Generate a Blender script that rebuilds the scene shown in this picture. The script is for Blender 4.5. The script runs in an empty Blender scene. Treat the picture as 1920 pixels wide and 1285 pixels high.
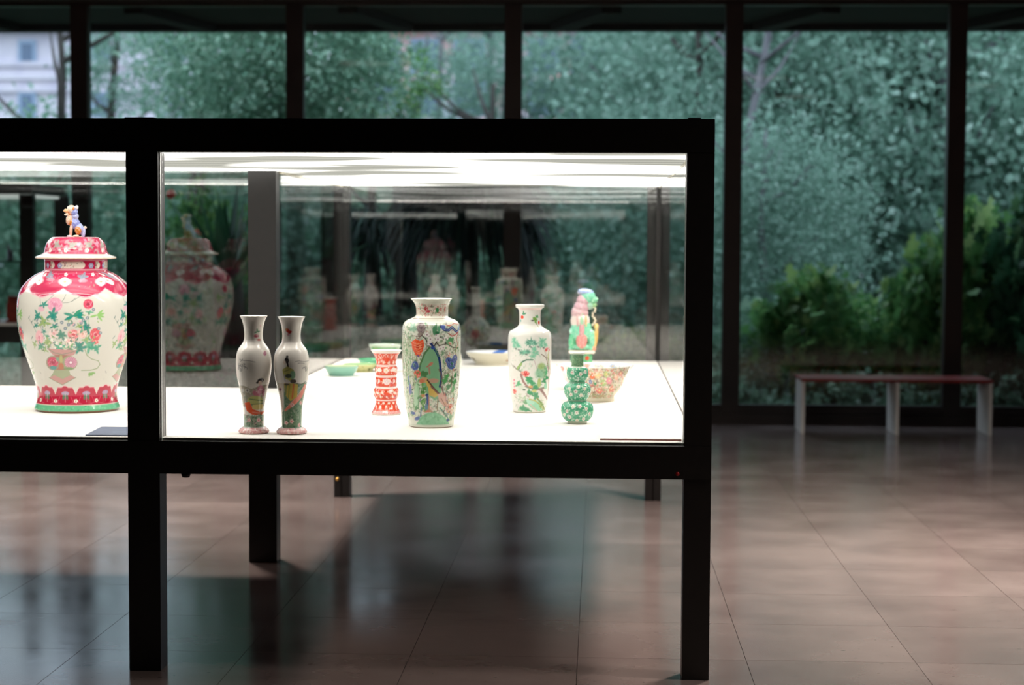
import bpy, bmesh, math, random
import numpy as np
from mathutils import Matrix, Vector, noise
random.seed(7); rng = np.random.default_rng(7)
SC = bpy.context.scene; COL = SC.collection

# ------------------------------------------------------------------ camera, world, exposure
EYE = 1.56; FPX = 3305.8
yaw, pitch, roll = (math.radians(a) for a in (2.8156, 3.2715, 0.273))
fw = Vector((-math.sin(yaw)*math.cos(pitch), math.cos(yaw)*math.cos(pitch), -math.sin(pitch)))
rt = Vector((math.cos(yaw), math.sin(yaw), 0)); up = rt.cross(fw)
r2 = rt*math.cos(roll)+up*math.sin(roll); u2 = -rt*math.sin(roll)+up*math.cos(roll)
cd = bpy.data.cameras.new('camera'); cam = bpy.data.objects.new('camera', cd); COL.objects.link(cam)
cam.matrix_world = Matrix(((r2.x, u2.x, -fw.x, 0), (r2.y, u2.y, -fw.y, 0), (r2.z, u2.z, -fw.z, EYE), (0, 0, 0, 1)))
cd.sensor_width = 36; cd.lens = 36*FPX/1920; cd.clip_end = 500
cd.dof.use_dof = True; cd.dof.focus_distance = 6.75; cd.dof.aperture_fstop = 2.2
SC.camera = cam
SC.view_settings.view_transform = 'Standard'; SC.view_settings.look = 'None'
SC.view_settings.gamma = 1; SC.view_settings.use_curve_mapping = False; SC.view_settings.exposure = 0
SC.cycles.use_denoising = True; SC.cycles.transparent_max_bounces = 32; SC.cycles.max_bounces = 8
SC.cycles.glossy_bounces = 5; SC.cycles.diffuse_bounces = 3; SC.cycles.sample_clamp_indirect = 6
SC.cycles.caustics_reflective = False; SC.cycles.caustics_refractive = False
W = bpy.data.worlds.new('overcast_evening'); SC.world = W; W.use_nodes = True
bg = W.node_tree.nodes['Background']; bg.inputs[0].default_value = (.71, .83, 1.0, 1); bg.inputs[1].default_value = 2.5
FRONT_FILL = 20      # strength of the added, unseen fill strip behind the top rail
PANEL = 3.6     # brightness of the case's lit ceiling panels

LAMPS = ((-2.7, 10.4, 150), (-5.6, 9.9, 90), (2.0, 8.6, 215), (2.7, 5.8, 80), (4.8, 7.6, 40))   # x, y, watts of the ceiling downlights

# ------------------------------------------------------------------ helpers
def lin(c):
    c = np.asarray(c, float)/255
    return np.where(c <= .04045, c/12.92, ((c+.055)/1.055)**2.4)
def lc(*c): return tuple(float(x) for x in lin(c))+(1,)
def mat(name, col=(.5, .5, .5, 1), rough=.5, metal=0, **kw):
    m = bpy.data.materials.new(name); m.use_nodes = True
    b = m.node_tree.nodes['Principled BSDF']
    b.inputs['Base Color'].default_value = col; b.inputs['Roughness'].default_value = rough; b.inputs['Metallic'].default_value = metal
    for k, v in kw.items(): b.inputs[k.replace('_', ' ')].default_value = v
    return m
def nodes(m): return m.node_tree.nodes, m.node_tree.links, m.node_tree.nodes['Principled BSDF']
def grain(m, c1, c2, scale=8, detail=4, bump=0, dist=.002, stretch=(1, 1, 1)):
    n, l, b = nodes(m)
    tc = n.new('ShaderNodeTexCoord'); mp = n.new('ShaderNodeMapping'); mp.inputs['Scale'].default_value = stretch
    t = n.new('ShaderNodeTexNoise'); t.inputs['Scale'].default_value = scale; t.inputs['Detail'].default_value = detail
    r = n.new('ShaderNodeValToRGB'); r.color_ramp.elements[0].color = c1; r.color_ramp.elements[1].color = c2
    r.color_ramp.elements[0].position = .35; r.color_ramp.elements[1].position = .65
    l.new(tc.outputs['Object'], mp.inputs[0]); l.new(mp.outputs[0], t.inputs['Vector']); l.new(t.outputs[0], r.inputs[0]); l.new(r.outputs[0], b.inputs['Base Color'])
    if bump:
        bp = n.new('ShaderNodeBump'); bp.inputs['Strength'].default_value = bump; bp.inputs['Distance'].default_value = dist
        l.new(t.outputs[0], bp.inputs['Height']); l.new(bp.outputs[0], b.inputs['Normal'])
    return m
def pane_material(name, tint, r0=.045):
    """thin clear sheet: straight transmission plus mirror reflection by Schlick's law"""
    m = bpy.data.materials.new(name); m.use_nodes = True; n, l = m.node_tree.nodes, m.node_tree.links
    n.clear(); out = n.new('ShaderNodeOutputMaterial'); g = n.new('ShaderNodeNewGeometry')
    d = n.new('ShaderNodeVectorMath'); d.operation = 'DOT_PRODUCT'; l.new(g.outputs['Incoming'], d.inputs[0]); l.new(g.outputs['Normal'], d.inputs[1])
    def ma(op, a, b_=None):
        q = n.new('ShaderNodeMath'); q.operation = op
        for i, v in enumerate((a, b_)):
            if v is None: continue
            if isinstance(v, (int, float)): q.inputs[i].default_value = v
            else: l.new(v, q.inputs[i])
        return q.outputs[0]
    c = ma('ABSOLUTE', d.outputs['Value']); f = ma('ADD', ma('MULTIPLY', ma('POWER', ma('SUBTRACT', 1.0, c), 5.0), 1-r0), r0)
    tr = n.new('ShaderNodeBsdfTransparent'); tr.inputs[0].default_value = tint
    gl = n.new('ShaderNodeBsdfGlossy'); gl.inputs['Roughness'].default_value = 0.0
    mx = n.new('ShaderNodeMixShader'); l.new(f, mx.inputs[0]); l.new(tr.outputs[0], mx.inputs[1]); l.new(gl.outputs[0], mx.inputs[2]); l.new(mx.outputs[0], out.inputs[0])
    return m
def obj(name, bm_or_mesh, m=None, parent=None, loc=None, smooth=False):
    if isinstance(bm_or_mesh, bmesh.types.BMesh):
        me = bpy.data.meshes.new(name); bm_or_mesh.to_mesh(me); bm_or_mesh.free()
    else: me = bm_or_mesh
    if m is not None: me.materials.clear(); me.materials.append(m)
    if smooth: me.polygons.foreach_set('use_smooth', [True]*len(me.polygons))
    o = bpy.data.objects.new(name, me); COL.objects.link(o)
    if parent: o.parent = parent
    if loc: o.location = loc
    return o
def tag(o, label, cat, group=None, kind=None):
    o['label'] = label; o['category'] = cat
    if group: o['group'] = group
    if kind: o['kind'] = kind
    return o
def empty(name, loc=(0, 0, 0), rz=0):
    o = bpy.data.objects.new(name, None); o.location = loc; o.rotation_euler = (0, 0, rz); COL.objects.link(o); o.empty_display_size = .1; return o
def add_box(bm, x0, x1, y0, y1, z0, z1, bev=0):
    r = bmesh.ops.create_cube(bm, size=1, matrix=Matrix.Translation(((x0+x1)/2, (y0+y1)/2, (z0+z1)/2)) @ Matrix.Diagonal((x1-x0, y1-y0, z1-z0, 1)))
    if bev:
        es = list({e for v in r['verts'] for e in v.link_edges}); bmesh.ops.bevel(bm, geom=es, offset=bev, segments=2, affect='EDGES')
def box(name, x0, x1, y0, y1, z0, z1, m, parent=None, bev=0):
    bm = bmesh.new(); add_box(bm, x0, x1, y0, y1, z0, z1, bev)
    if parent is not None:
        pl = parent.matrix_world.translation if False else parent.location
        bmesh.ops.translate(bm, verts=bm.verts, vec=(-pl[0], -pl[1], -pl[2]))
    return obj(name, bm, m, parent)
def struct(o): o['kind'] = 'structure'; return o

# ------------------------------------------------------------------ materials
M_black = grain(mat('black_metal', rough=.42), lc(15, 13, 12), lc(21, 18, 17), 40, 3, .05)
M_mull = grain(mat('bronze_mullion', rough=.5), lc(30, 22, 20), lc(42, 31, 27), 3, 3)
M_glass = pane_material('case_glass', (.988, .996, .992, 1), .078)
M_glassedge = mat('green_glass_edge', lc(150, 215, 195), .15, Transmission_Weight=.3)
M_win = pane_material('window_glass', (.965, .992, .99, 1), .045)
M_deck = grain(mat('white_linen_deck', rough=.85), (.80, .775, .74, 1), (.83, .805, .77, 1), 300, 2, .15, .0005)
M_dark = grain(mat('dark_plaster', rough=.8), lc(34, 30, 28), lc(40, 35, 32), 2, 3)
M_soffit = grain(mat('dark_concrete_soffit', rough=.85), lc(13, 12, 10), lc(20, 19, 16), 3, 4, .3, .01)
M_brass = mat('brass', lc(190, 150, 80), .3, 1)
M_redled = mat('red_indicator', lc(150, 20, 20), .3)
def panel_material():
    m = bpy.data.materials.new('lit_diffuser_panel'); m.use_nodes = True; n, l = m.node_tree.nodes, m.node_tree.links; n.clear()
    out = n.new('ShaderNodeOutputMaterial'); em = n.new('ShaderNodeEmission')
    tc = n.new('ShaderNodeTexCoord')
    mp = n.new('ShaderNodeMapping'); mp.inputs['Scale'].default_value = (.55, 1.0, 1); mp.inputs['Rotation'].default_value = (0, 0, .5)
    t = n.new('ShaderNodeTexNoise'); t.inputs['Scale'].default_value = 1.5; t.inputs['Detail'].default_value = 1.0
    r = n.new('ShaderNodeValToRGB'); e = r.color_ramp.elements
    e[0].position = .42; e[0].color = (.115, .112, .098, 1); e[1].position = .58; e[1].color = (1, .965, .91, 1)
    w = n.new('ShaderNodeTexWave'); w.bands_direction = 'Y'; w.inputs['Scale'].default_value = 1.6; w.inputs['Distortion'].default_value = .4
    mr = n.new('ShaderNodeMapRange'); mr.inputs['To Min'].default_value = .7; mr.inputs['To Max'].default_value = 1.15
    mm = n.new('ShaderNodeMix'); mm.data_type = 'RGBA'; mm.blend_type = 'MULTIPLY'; mm.inputs[0].default_value = 1
    l.new(tc.outputs['Object'], mp.inputs[0]); l.new(mp.outputs[0], t.inputs['Vector']); l.new(t.outputs[0], r.inputs[0])
    l.new(tc.outputs['Object'], w.inputs['Vector']); l.new(w.outputs['Fac'], mr.inputs[0])
    l.new(r.outputs[0], mm.inputs[6]); l.new(mr.outputs[0], mm.inputs[7]); l.new(mm.outputs[2], em.inputs[0])
    em.inputs[1].default_value = PANEL*1.6; l.new(em.outputs[0], out.inputs[0]); return m
M_panel = panel_material()

# ------------------------------------------------------------------ the room
TS = .63; TX0 = -.07; TY0 = 6.557; YW = 15.2183
M_floor = mat('waxed_stone_floor', lc(140, 112, 98), .14)
n, l, b = nodes(M_floor)
tc = n.new('ShaderNodeTexCoord'); oi = n.new('ShaderNodeObjectInfo'); geo = n.new('ShaderNodeNewGeometry')
t1 = n.new('ShaderNodeTexNoise'); t1.inputs['Scale'].default_value = 2.2; t1.inputs['Detail'].default_value = 5
rr = n.new('ShaderNodeValToRGB'); rr.color_ramp.elements[0].position = .3; rr.color_ramp.elements[0].color = lc(103, 90, 88); rr.color_ramp.elements[1].position = .7; rr.color_ramp.elements[1].color = lc(123, 110, 107)
t2 = n.new('ShaderNodeTexNoise'); t2.inputs['Scale'].default_value = 26; t2.inputs['Detail'].default_value = 3
mp2 = n.new('ShaderNodeMapping'); mp2.inputs['Scale'].default_value = (1, 2.2, 1)
r2_ = n.new('ShaderNodeValToRGB'); r2_.color_ramp.elements[0].position = .27; r2_.color_ramp.elements[0].color = (.25, .22, .2, 1); r2_.color_ramp.elements[1].position = .31; r2_.color_ramp.elements[1].color = (1, 1, 1, 1)
mx = n.new('ShaderNodeMix'); mx.data_type = 'RGBA'; mx.blend_type = 'MULTIPLY'; mx.inputs[0].default_value = 1
hv = n.new('ShaderNodeHueSaturation'); mr = n.new('ShaderNodeMapRange'); mr.inputs['To Min'].default_value = .92; mr.inputs['To Max'].default_value = 1.08
l.new(geo.outputs['Position'], t1.inputs['Vector']); l.new(t1.outputs[0], rr.inputs[0]); l.new(geo.outputs['Position'], mp2.inputs[0]); l.new(mp2.outputs[0], t2.inputs['Vector']); l.new(t2.outputs[0], r2_.inputs[0])
l.new(rr.outputs[0], mx.inputs[6]); l.new(r2_.outputs[0], mx.inputs[7]); l.new(mx.outputs[2], hv.inputs['Color']); l.new(oi.outputs['Random'], mr.inputs[0]); l.new(mr.outputs[0], hv.inputs['Value']); l.new(hv.outputs[0], b.inputs['Base Color'])
t3 = n.new('ShaderNodeTexNoise'); t3.inputs['Scale'].default_value = 7; t3.inputs['Detail'].default_value = 3; l.new(geo.outputs['Position'], t3.inputs['Vector'])
bp = n.new('ShaderNodeBump'); bp.inputs['Strength'].default_value = .18; bp.inputs['Distance'].default_value = .003; l.new(t3.outputs[0], bp.inputs['Height']); l.new(bp.outputs[0], b.inputs['Normal'])
mr3 = n.new('ShaderNodeMapRange'); mr3.inputs['To Min'].default_value = .09; mr3.inputs['To Max'].default_value = .24; l.new(t1.outputs[0], mr3.inputs[0]); l.new(mr3.outputs[0], b.inputs['Roughness'])
b.inputs['IOR'].default_value = 1.65
M_grout = mat('floor_joint', lc(52, 40, 36), .5)

RX0, RX1, RY0 = -9.5, 8.5, -4.0
fl = struct(box('floor', RX0, RX1, RY0, YW, -.12, -.004, M_grout))
fl.data.materials.clear(); fl.data.materials.append(M_grout)
# tiles as far as the eye reaches; wider filler slabs elsewhere
bm = bmesh.new(); g = .0022
bmesh.ops.create_cube(bm, size=1, matrix=Matrix.Translation((0, 0, -.004)) @ Matrix.Diagonal((TS-g, TS-g, .008, 1)))
tile_me = bpy.data.meshes.new('floor_tile'); bm.to_mesh(tile_me); bm.free(); tile_me.materials.append(M_floor)
kx0, kx1 = -9, 8; ky0, ky1 = -1, 14
for ky in range(ky0, ky1):
    for kx in range(kx0, kx1):
        cx, cy = TX0+(kx+.5)*TS, TY0+(ky+.5)*TS
        if cy+TS/2 > YW: continue
        half = .31*cy
        if cx < -.0495*cy-half-.6 or cx > -.0495*cy+half+.6: continue
        o = bpy.data.objects.new('tile', tile_me); COL.objects.link(o); o.parent = fl; o.location = (cx, cy, 0)
o = box('filler_slab', RX0, RX1, RY0, TY0+ky0*TS-.002, -.008, 0, M_floor, fl)
tx0, tx1 = TX0+kx0*TS, TX0+kx1*TS
box('filler_slab', RX0, tx0-.002, TY0+ky0*TS, YW, -.008, 0, M_floor, fl); box('filler_slab', tx1+.002, RX1, TY0+ky0*TS, YW, -.008, 0, M_floor, fl)
ylast = TY0+13*TS
box('filler_slab', tx0, tx1, ylast+TS*0+.002 if ylast < YW else YW-.01, YW, -.008, 0, M_floor, fl)
for ky in range(ky0, ky1-1):       # corners of the field that the lens does not see
    cy = TY0+(ky+.5)*TS
    ks = [kx for kx in range(kx0, kx1) if not (TX0+(kx+.5)*TS < -.0495*cy-.31*cy-.6 or TX0+(kx+.5)*TS > -.0495*cy+.31*cy+.6)]
    a, c = TX0+min(ks)*TS, TX0+(max(ks)+1)*TS
    if a > tx0+.01: box('filler_slab', tx0, a-.002, TY0+ky*TS, TY0+(ky+1)*TS, -.008, 0, M_floor, fl)
    if c < tx1-.01: box('filler_slab', c+.002, tx1, TY0+ky*TS, TY0+(ky+1)*TS, -.008, 0, M_floor, fl)
struct(box('ceiling', RX0, RX1, RY0, YW, 3.62, 3.8, M_dark))
struct(box('wall_left', RX0-.2, RX0, RY0, YW, -.1, 3.8, M_dark)); struct(box('wall_right', RX1, RX1+.2, RY0, YW, -.1, 3.8, M_dark)); struct(box('wall_rear', RX0-.2, RX1+.2, RY0-.2, RY0, -.1, 3.8, M_dark))
M0, MS, MW = -4.528, 1.8886, .152
mxs = [M0+MS*i for i in range(-2, 7)]
struct(box('trim_1', RX0, RX1, YW, YW+.14, 3.585, 3.8, M_mull))       # head beam
tr = struct(box('trim_2', RX0, RX1, YW-.02, YW+.14, 0, .085, M_mull)); box('upper_sill', RX0, RX1, YW+.02, YW+.12, .085, .14, M_mull, tr)
for i, x in enumerate(mxs):
    m_ = struct(box('mullion', x-MW/2, x+MW/2, YW-.0, YW+.12, .0, 3.6, M_mull, bev=.004))
for i, x in enumerate(mxs[:-1]):
    w = struct(empty('window_%d' % (i+1), (x+MS/2, YW+.06, 1.8)))
    box('pane', x+MW/2+.018 if False else x+MW/2, x+MS-MW/2, YW+.055, YW+.065, .14, 3.585, M_win, w)
    box('frame_bead', x+MW/2, x+MS-MW/2, YW+.035, YW+.085, .14, .165, M_mull, w)
# bright ground edge of the leftmost pane in view
x = mxs[2]-MW/2
ge = tag(box('glass_edge_strip', x-.012, x-.001, YW+.068, YW+.115, .14, 3.58, M_glassedge), 'thin pale green glass edge strip running down the left side of the leftmost window mullion', 'glass strip')
# recessed downlights in the ceiling
M_can = mat('downlight_rim', lc(60, 60, 60), .4)
M_lens = bpy.data.materials.new('downlight_lens'); M_lens.use_nodes = True; q = M_lens.node_tree.nodes['Principled BSDF']; q.inputs['Emission Color'].default_value = (1, .88, .76, 1); q.inputs['Emission Strength'].default_value = .25
for (lx, ly, pw), where in zip(LAMPS, ('over the floor behind the left end of the long case', 'furthest left, over the space beside the far case', 'over the open floor right of the case', 'nearest the lens, above the right front floor', 'furthest right of the row')):
    t = tag(empty('ceiling_downlight', (lx, ly, 3.62)), 'round recessed warm ceiling downlight '+where, 'lamp', 'ceiling downlights above the frame')
    bm = bmesh.new(); bmesh.ops.create_cone(bm, cap_ends=True, segments=24, radius1=.33, radius2=.35, depth=.03); obj('rim', bm, M_can, t, (0, 0, -.016))
    bm = bmesh.new(); bmesh.ops.create_cone(bm, cap_ends=True, segments=24, radius1=.30, radius2=.30, depth=.006); obj('lens', bm, M_lens, t, (0, 0, -.034))
    ld = bpy.data.lights.new('downlight_glow', 'AREA'); ld.shape = 'DISK'; ld.size = .6; ld.energy = pw; ld.color = (1, .88, .78); ld.spread = 2.2; lo = bpy.data.objects.new('downlight_glow', ld); COL.objects.link(lo); lo.parent = t; lo.location = (0, 0, -.045)
# eaves outside
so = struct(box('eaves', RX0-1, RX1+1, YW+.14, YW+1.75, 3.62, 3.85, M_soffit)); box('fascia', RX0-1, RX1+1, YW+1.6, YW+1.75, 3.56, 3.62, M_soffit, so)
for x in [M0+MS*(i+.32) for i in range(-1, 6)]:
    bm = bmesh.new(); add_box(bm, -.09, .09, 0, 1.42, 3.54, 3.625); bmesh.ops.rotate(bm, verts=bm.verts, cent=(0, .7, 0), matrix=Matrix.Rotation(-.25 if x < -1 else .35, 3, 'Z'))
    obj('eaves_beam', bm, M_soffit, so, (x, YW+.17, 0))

# ------------------------------------------------------------------ the display case
YF, YM, YB = 6.238, 8.414, 10.607; TOP = 1.993; RB = 1.874; DECK = .8477; CEIL = 1.8946
case = tag(empty('display_case', (-.64, 8.4, 0)), 'large black framed glass display case with lit ceiling and white deck standing on square legs', 'display case')
XL = -3.75
def cbox(name, *a, bev=.0015): return box(name, *a, M_black, case, bev=bev)
cbox('post', -1.690, -1.574, YF, YF+.10, 0, RB); cbox('post', .3054, .402, YF, YF+.10, 0, RB); cbox('post', XL, XL+.1, YF, YF+.1, 0, RB)
cbox('post', -1.687, -1.551, YM, YM+.10, 0, CEIL+.02); cbox('post', XL, XL+.1, YM, YM+.10, 0, CEIL+.02)
for x0 in (-1.604, .2862):
    bm = bmesh.new(); add_box(bm, x0, x0+.044, YB, YB+.095, 0, CEIL+.02, .001); add_box(bm, x0+.052, x0+.0964, YB, YB+.095, 0, CEIL+.02, .001); add_box(bm, x0+.04, x0+.056, YB+.012, YB+.085, 0, CEIL+.02)
    bmesh.ops.translate(bm, verts=bm.verts, vec=(.64, -8.4, 0)); obj('post', bm, M_black, case)
cbox('top_rail', XL, .402, YF, YF+.06, RB, TOP); cbox('top_rail', XL, -1.6, YM+.04, YM+.10, CEIL+.02, TOP); cbox('top_rail', -1.604, .383, YB+.035, YB+.095, CEIL+.02, TOP)
cbox('top_rail', .325, .395, YF+.06, YB+.035, CEIL+.02, TOP); cbox('top_rail', -1.62, -1.55, YM+.10, YB+.035, CEIL+.02, TOP); cbox('top_rail', XL, XL+.06, YF+.06, YM+.04, CEIL+.02, TOP)
cbox('bottom_rail', XL, .402, YF-.004, YF+.06, .7208, .8387); cbox('bottom_rail', XL, -1.6, YM+.04, YM+.10, .7208, .84); cbox('bottom_rail', -1.604, .383, YB+.035, YB+.095, .7208, .84)
cbox('bottom_rail', .34, .395, YF+.06, YB+.035, .7208, .84); cbox('bottom_rail', -1.62, -1.565, YM+.10, YB+.035, .7208, .84); cbox('bottom_rail', XL, XL+.06, YF+.06, YM+.04, .7208, .84)
# lid over the light box
cbox('lid', XL+.06, .325, YF+.06, YM+.04, CEIL+.03, TOP-.005); cbox('lid', -1.55, .325, YM+.05, YB+.035, CEIL+.03, TOP-.006)
def part(name, x0, x1, y0, y1, z0, z1, m): return box(name, x0, x1, y0, y1, z0, z1, m, case)
part('light_panel', XL+.02, -1.622, YF+.176, YM+.035, CEIL, CEIL+.012, M_panel)
part('light_panel', -1.618, .352, YF+.176, YM+.035, CEIL, CEIL+.012, M_panel)
part('light_panel', -1.535, .352, YM+.037, YB+.03, CEIL, CEIL+.012, M_panel)
M_fill = bpy.data.materials.new('added_fill_strip'); M_fill.use_nodes = True; q = M_fill.node_tree.nodes['Principled BSDF']; q.inputs['Emission Color'].default_value = (1, .93, .84, 1); q.inputs['Emission Strength'].default_value = FRONT_FILL
for x0, x1 in ((XL+.05, -1.64), (-1.60, .34)): part('added_fill_strip', x0, x1, YF+.080, YF+.175, CEIL-.001, CEIL+.010, M_fill)  # added fill light, out of view, brightens the faces of the front vases
M_trim = mat('satin_aluminium_trim', lc(205, 198, 178), .35, .6)
for z0, z1 in ((CEIL-.012, CEIL), ):
    part('side_trim', .352, .364, YF+.07, YB, z0, z1+.012, M_trim); part('side_trim', -1.552, -1.540, YM+.1, YB, z0, z1+.012, M_trim)
part('deck', XL+.02, -1.5, YF+.03, YM+.03, .745, DECK, M_deck); part('deck', -1.5, .350, YF+.03, YM+.03, .745, DECK, M_deck); part('deck', -1.535, .350, YM+.03, YB+.03, .745, DECK, M_deck)
part('glass_pane', XL+.1, -1.700, YF+.020, YF+.028, .8387, RB, M_glass); part('glass_pane', -1.562, .297, YF+.020, YF+.028, .8387, RB, M_glass)
def ajar(x0, x1, y, deg):
    bm = bmesh.new(); add_box(bm, -(x1-x0)/2, (x1-x0)/2, -.004, .004, DECK+.001, CEIL-.001); o = obj('glass_pane', bm, M_glass, case, ((x0+x1)/2+.64, y-8.4, 0)); o.rotation_euler = (0, 0, math.radians(deg))
ajar(XL+.1, -1.640, YM-.02, 1.45); ajar(-1.54, .34, YB-.025, .66)
part('glass_pane', .354, .362, YF+.102, YB-.002, DECK-.01, CEIL, M_glass); part('glass_pane', -1.550, -1.542, YM+.102, YB-.002, DECK-.002, CEIL-.012, M_glass); part('glass_pane', XL+.03, XL+.038, YF+.102, YM-.002, DECK, CEIL, M_glass)
M_hilite = mat('painted_edge_highlight', lc(225, 235, 228), .2)  # highlight along the post edges, painted as thin pale strips
for x in (-1.573, -1.695+.0): pass
part('edge_highlight', -1.5735, -1.5705, YF+.022, YF+.03, .8387, RB, M_hilite).update_tag(); part('edge_highlight', .3015, .3035, YF+.022, YF+.03, .8387, RB, M_hilite)
cbox('joint_plate', -1.695, -1.587, YF+.005, YF+.06, TOP, TOP+.004); cbox('joint_plate', .307, .354, YF+.005, YF+.06, TOP, TOP+.005)
bm = bmesh.new(); bmesh.ops.create_cone(bm, cap_ends=True, segments=24, radius1=.013, radius2=.019, depth=.016); obj('rail_knob', bm, M_black, case, (-1.4857+.64, YF+.03-8.4, .7128), True)
bm = bmesh.new(); bmesh.ops.create_uvsphere(bm, u_segments=16, v_segments=8, radius=.007); obj('indicator_light', bm, M_redled, case, (.2825+.64, YF-.005-8.4, .7404), True)
bm = bmesh.new(); bmesh.ops.create_cone(bm, cap_ends=True, segments=20, radius1=.011, radius2=.011, depth=.012, matrix=Matrix.Rotation(math.pi/2, 4, 'X')); obj('lock_barrel', bm, M_brass, case, (-1.582+.64, YB-.005-8.4, .112), True)

# ------------------------------------------------------------------ ceramics: lathe with painted decoration
M_glaze = mat('painted_porcelain', (.8, .8, .8, 1), .09); M_glaze.node_tree.nodes['Principled BSDF'].inputs['Coat Weight'].default_value = .25
nn, ll, bb = nodes(M_glaze); at = nn.new('ShaderNodeAttribute'); at.attribute_name = 'Col'; ll.new(at.outputs['Color'], bb.inputs['Base Color'])
def resample(pts, n, sharp=False):
    P = np.array(pts, float); d = np.r_[0, np.cumsum(np.hypot(*np.diff(P, axis=0).T))]
    if not sharp:        # Catmull-Rom, limited
        Q = []
        for i in range(len(P)-1):
            p0, p1, p2, p3 = P[max(i-1, 0)], P[i], P[i+1], P[min(i+2, len(P)-1)]
            for t in np.linspace(0, 1, 8, endpoint=False):
                c = .5*((2*p1)+(-p0+p2)*t+(2*p0-5*p1+4*p2-p3)*t*t+(-p0+3*p1-3*p2+p3)*t**3)
                lo, hi = np.minimum(p1, p2), np.maximum(p1, p2); Q.append(np.clip(c, lo-.4, hi+.4))
        Q.append(P[-1]); P = np.array(Q); d = np.r_[0, np.cumsum(np.hypot(*np.diff(P, axis=0).T))]
    s = np.linspace(0, d[-1], n); return np.c_[np.interp(s, d, P[:, 0]), np.interp(s, d, P[:, 1])]
class Paint:
    def __init__(s, th, R, V, ymin, ymax, rfun, base, period=math.pi, cen=0):
        s.thw = (th-cen+period/2) % period - period/2 + cen
        s.U = s.thw*R; s.V = V; s.R = R; s.r = rfun; s.C = np.tile(lin(base), (len(V), 1)); s.per = period; s.cen = cen
    def cu(s, x, y): r = float(s.r(y)); return r*math.asin(max(-.995, min(.995, x/r)))
    def mix(s, idx, a, col): a = a[:, None]; s.C[idx] = s.C[idx]*(1-a)+lin(col)*a
    def near(s, u, y, m): return np.nonzero((np.abs(s.U-u) < m) & (np.abs(s.V-y) < m))[0]
    def ell(s, x, y, rx, ry=None, col=(0, 0, 0), ang=0, a=1, soft=.7, raw=False):
        ry = ry or rx; u = x if raw else s.cu(x, y); i = s.near(u, y, max(rx, ry)+2)
        if not len(i): return
        du, dv = s.U[i]-u, s.V[i]-y; c, q = math.cos(ang), math.sin(ang); e1, e2 = (du*c+dv*q)/rx, (-du*q+dv*c)/ry
        d = (np.hypot(e1, e2)-1)*min(rx, ry); s.mix(i, a*np.clip(.5-d/(2*soft), 0, 1), col)
    def line(s, pts, w, col, a=1, raw=False):
        P = [(x if raw else s.cu(x, y), y) for x, y in pts]
        for (x0, y0), (x1, y1) in zip(P, P[1:]):
            L = math.hypot(x1-x0, y1-y0)+1e-6; i = np.nonzero((s.U > min(x0, x1)-w-2) & (s.U < max(x0, x1)+w+2) & (s.V > min(y0, y1)-w-2) & (s.V < max(y0, y1)+w+2))[0]
            if not len(i): continue
            t = np.clip(((s.U[i]-x0)*(x1-x0)+(s.V[i]-y0)*(y1-y0))/L/L, 0, 1); d = np.hypot(s.U[i]-x0-t*(x1-x0), s.V[i]-y0-t*(y1-y0))-w/2
            s.mix(i, a*np.clip(.5-d/1.0, 0, 1), col)
    def poly(s, pts, col, a=1):
        P = np.array([(s.cu(x, y), y) for x, y in pts]); ins = np.zeros(len(s.U), bool); j = len(P)-1
        for k in range(len(P)):
            y1, y2 = P[k, 1], P[j, 1]
            if y1 != y2:
                c = ((y1 > s.V) != (y2 > s.V)) & (s.U < (P[j, 0]-P[k, 0])*(s.V-y1)/(y2-y1)+P[k, 0]); ins ^= c
            j = k
        i = np.nonzero(ins)[0]; s.mix(i, np.full(len(i), float(a)), col)
    def band(s, y0, y1, col, a=1):
        i = np.nonzero((s.V > y0-1) & (s.V < y1+1))[0]; d = np.maximum(y0-s.V[i], s.V[i]-y1); s.mix(i, a*np.clip(.5-d/.8, 0, 1), col)
    def flower(s, x, y, r, col, ctr=(235, 200, 90), n=5, a=1, rot=0, dark=None, raw=False):
        u = x if raw else s.cu(x, y)
        for k in range(n):
            t = rot+2*math.pi*k/n; s.ell(u+.55*r*math.cos(t), y+.55*r*math.sin(t), .5*r, .42*r, col, t, a, .5, True)
        if dark: s.line([(u-.1*r, y-.4*r), (u+.2*r, y+.4*r)], .5, dark, .6, True)
        s.ell(u, y, .28*r, .28*r, ctr, 0, a, .4, True)
    def peony(s, x, y, r, col, dark, light=(250, 215, 215), ry=None, seed=1):
        ry = ry or r; rn = random.Random(seed); u = s.cu(x, y); s.ell(u, y, r, ry, col, 0, 1, .8, True)
        for k in range(int(10+r*1.6)):
            t, q = rn.uniform(0, 6.28), rn.uniform(.2, .95); c = dark if rn.random() < .55 else light
            cu_, cy_ = u+q*r*math.cos(t), y+q*ry*math.sin(t); s.line([(cu_-1.3*math.sin(t), cy_+1.3*math.cos(t)), (cu_+.4, cy_), (cu_+1.3*math.sin(t), cy_-1.3*math.cos(t))], .8, c, .75, True)
        s.ell(u, y, r*.25, ry*.25, dark, 0, .8, .6, True)
    def chrys(s, x, y, r, col, line_, n=16):
        u = s.cu(x, y); s.ell(u, y, r, r, col, 0, 1, .7, True)
        for k in range(n):
            t = 6.283*k/n; s.line([(u+.25*r*math.cos(t), y+.25*r*math.sin(t)), (u+.95*r*math.cos(t), y+.95*r*math.sin(t))], .6, line_, .8, True)
        s.ell(u, y, .2*r, .2*r, (250, 235, 240), 0, 1, .4, True)
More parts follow.
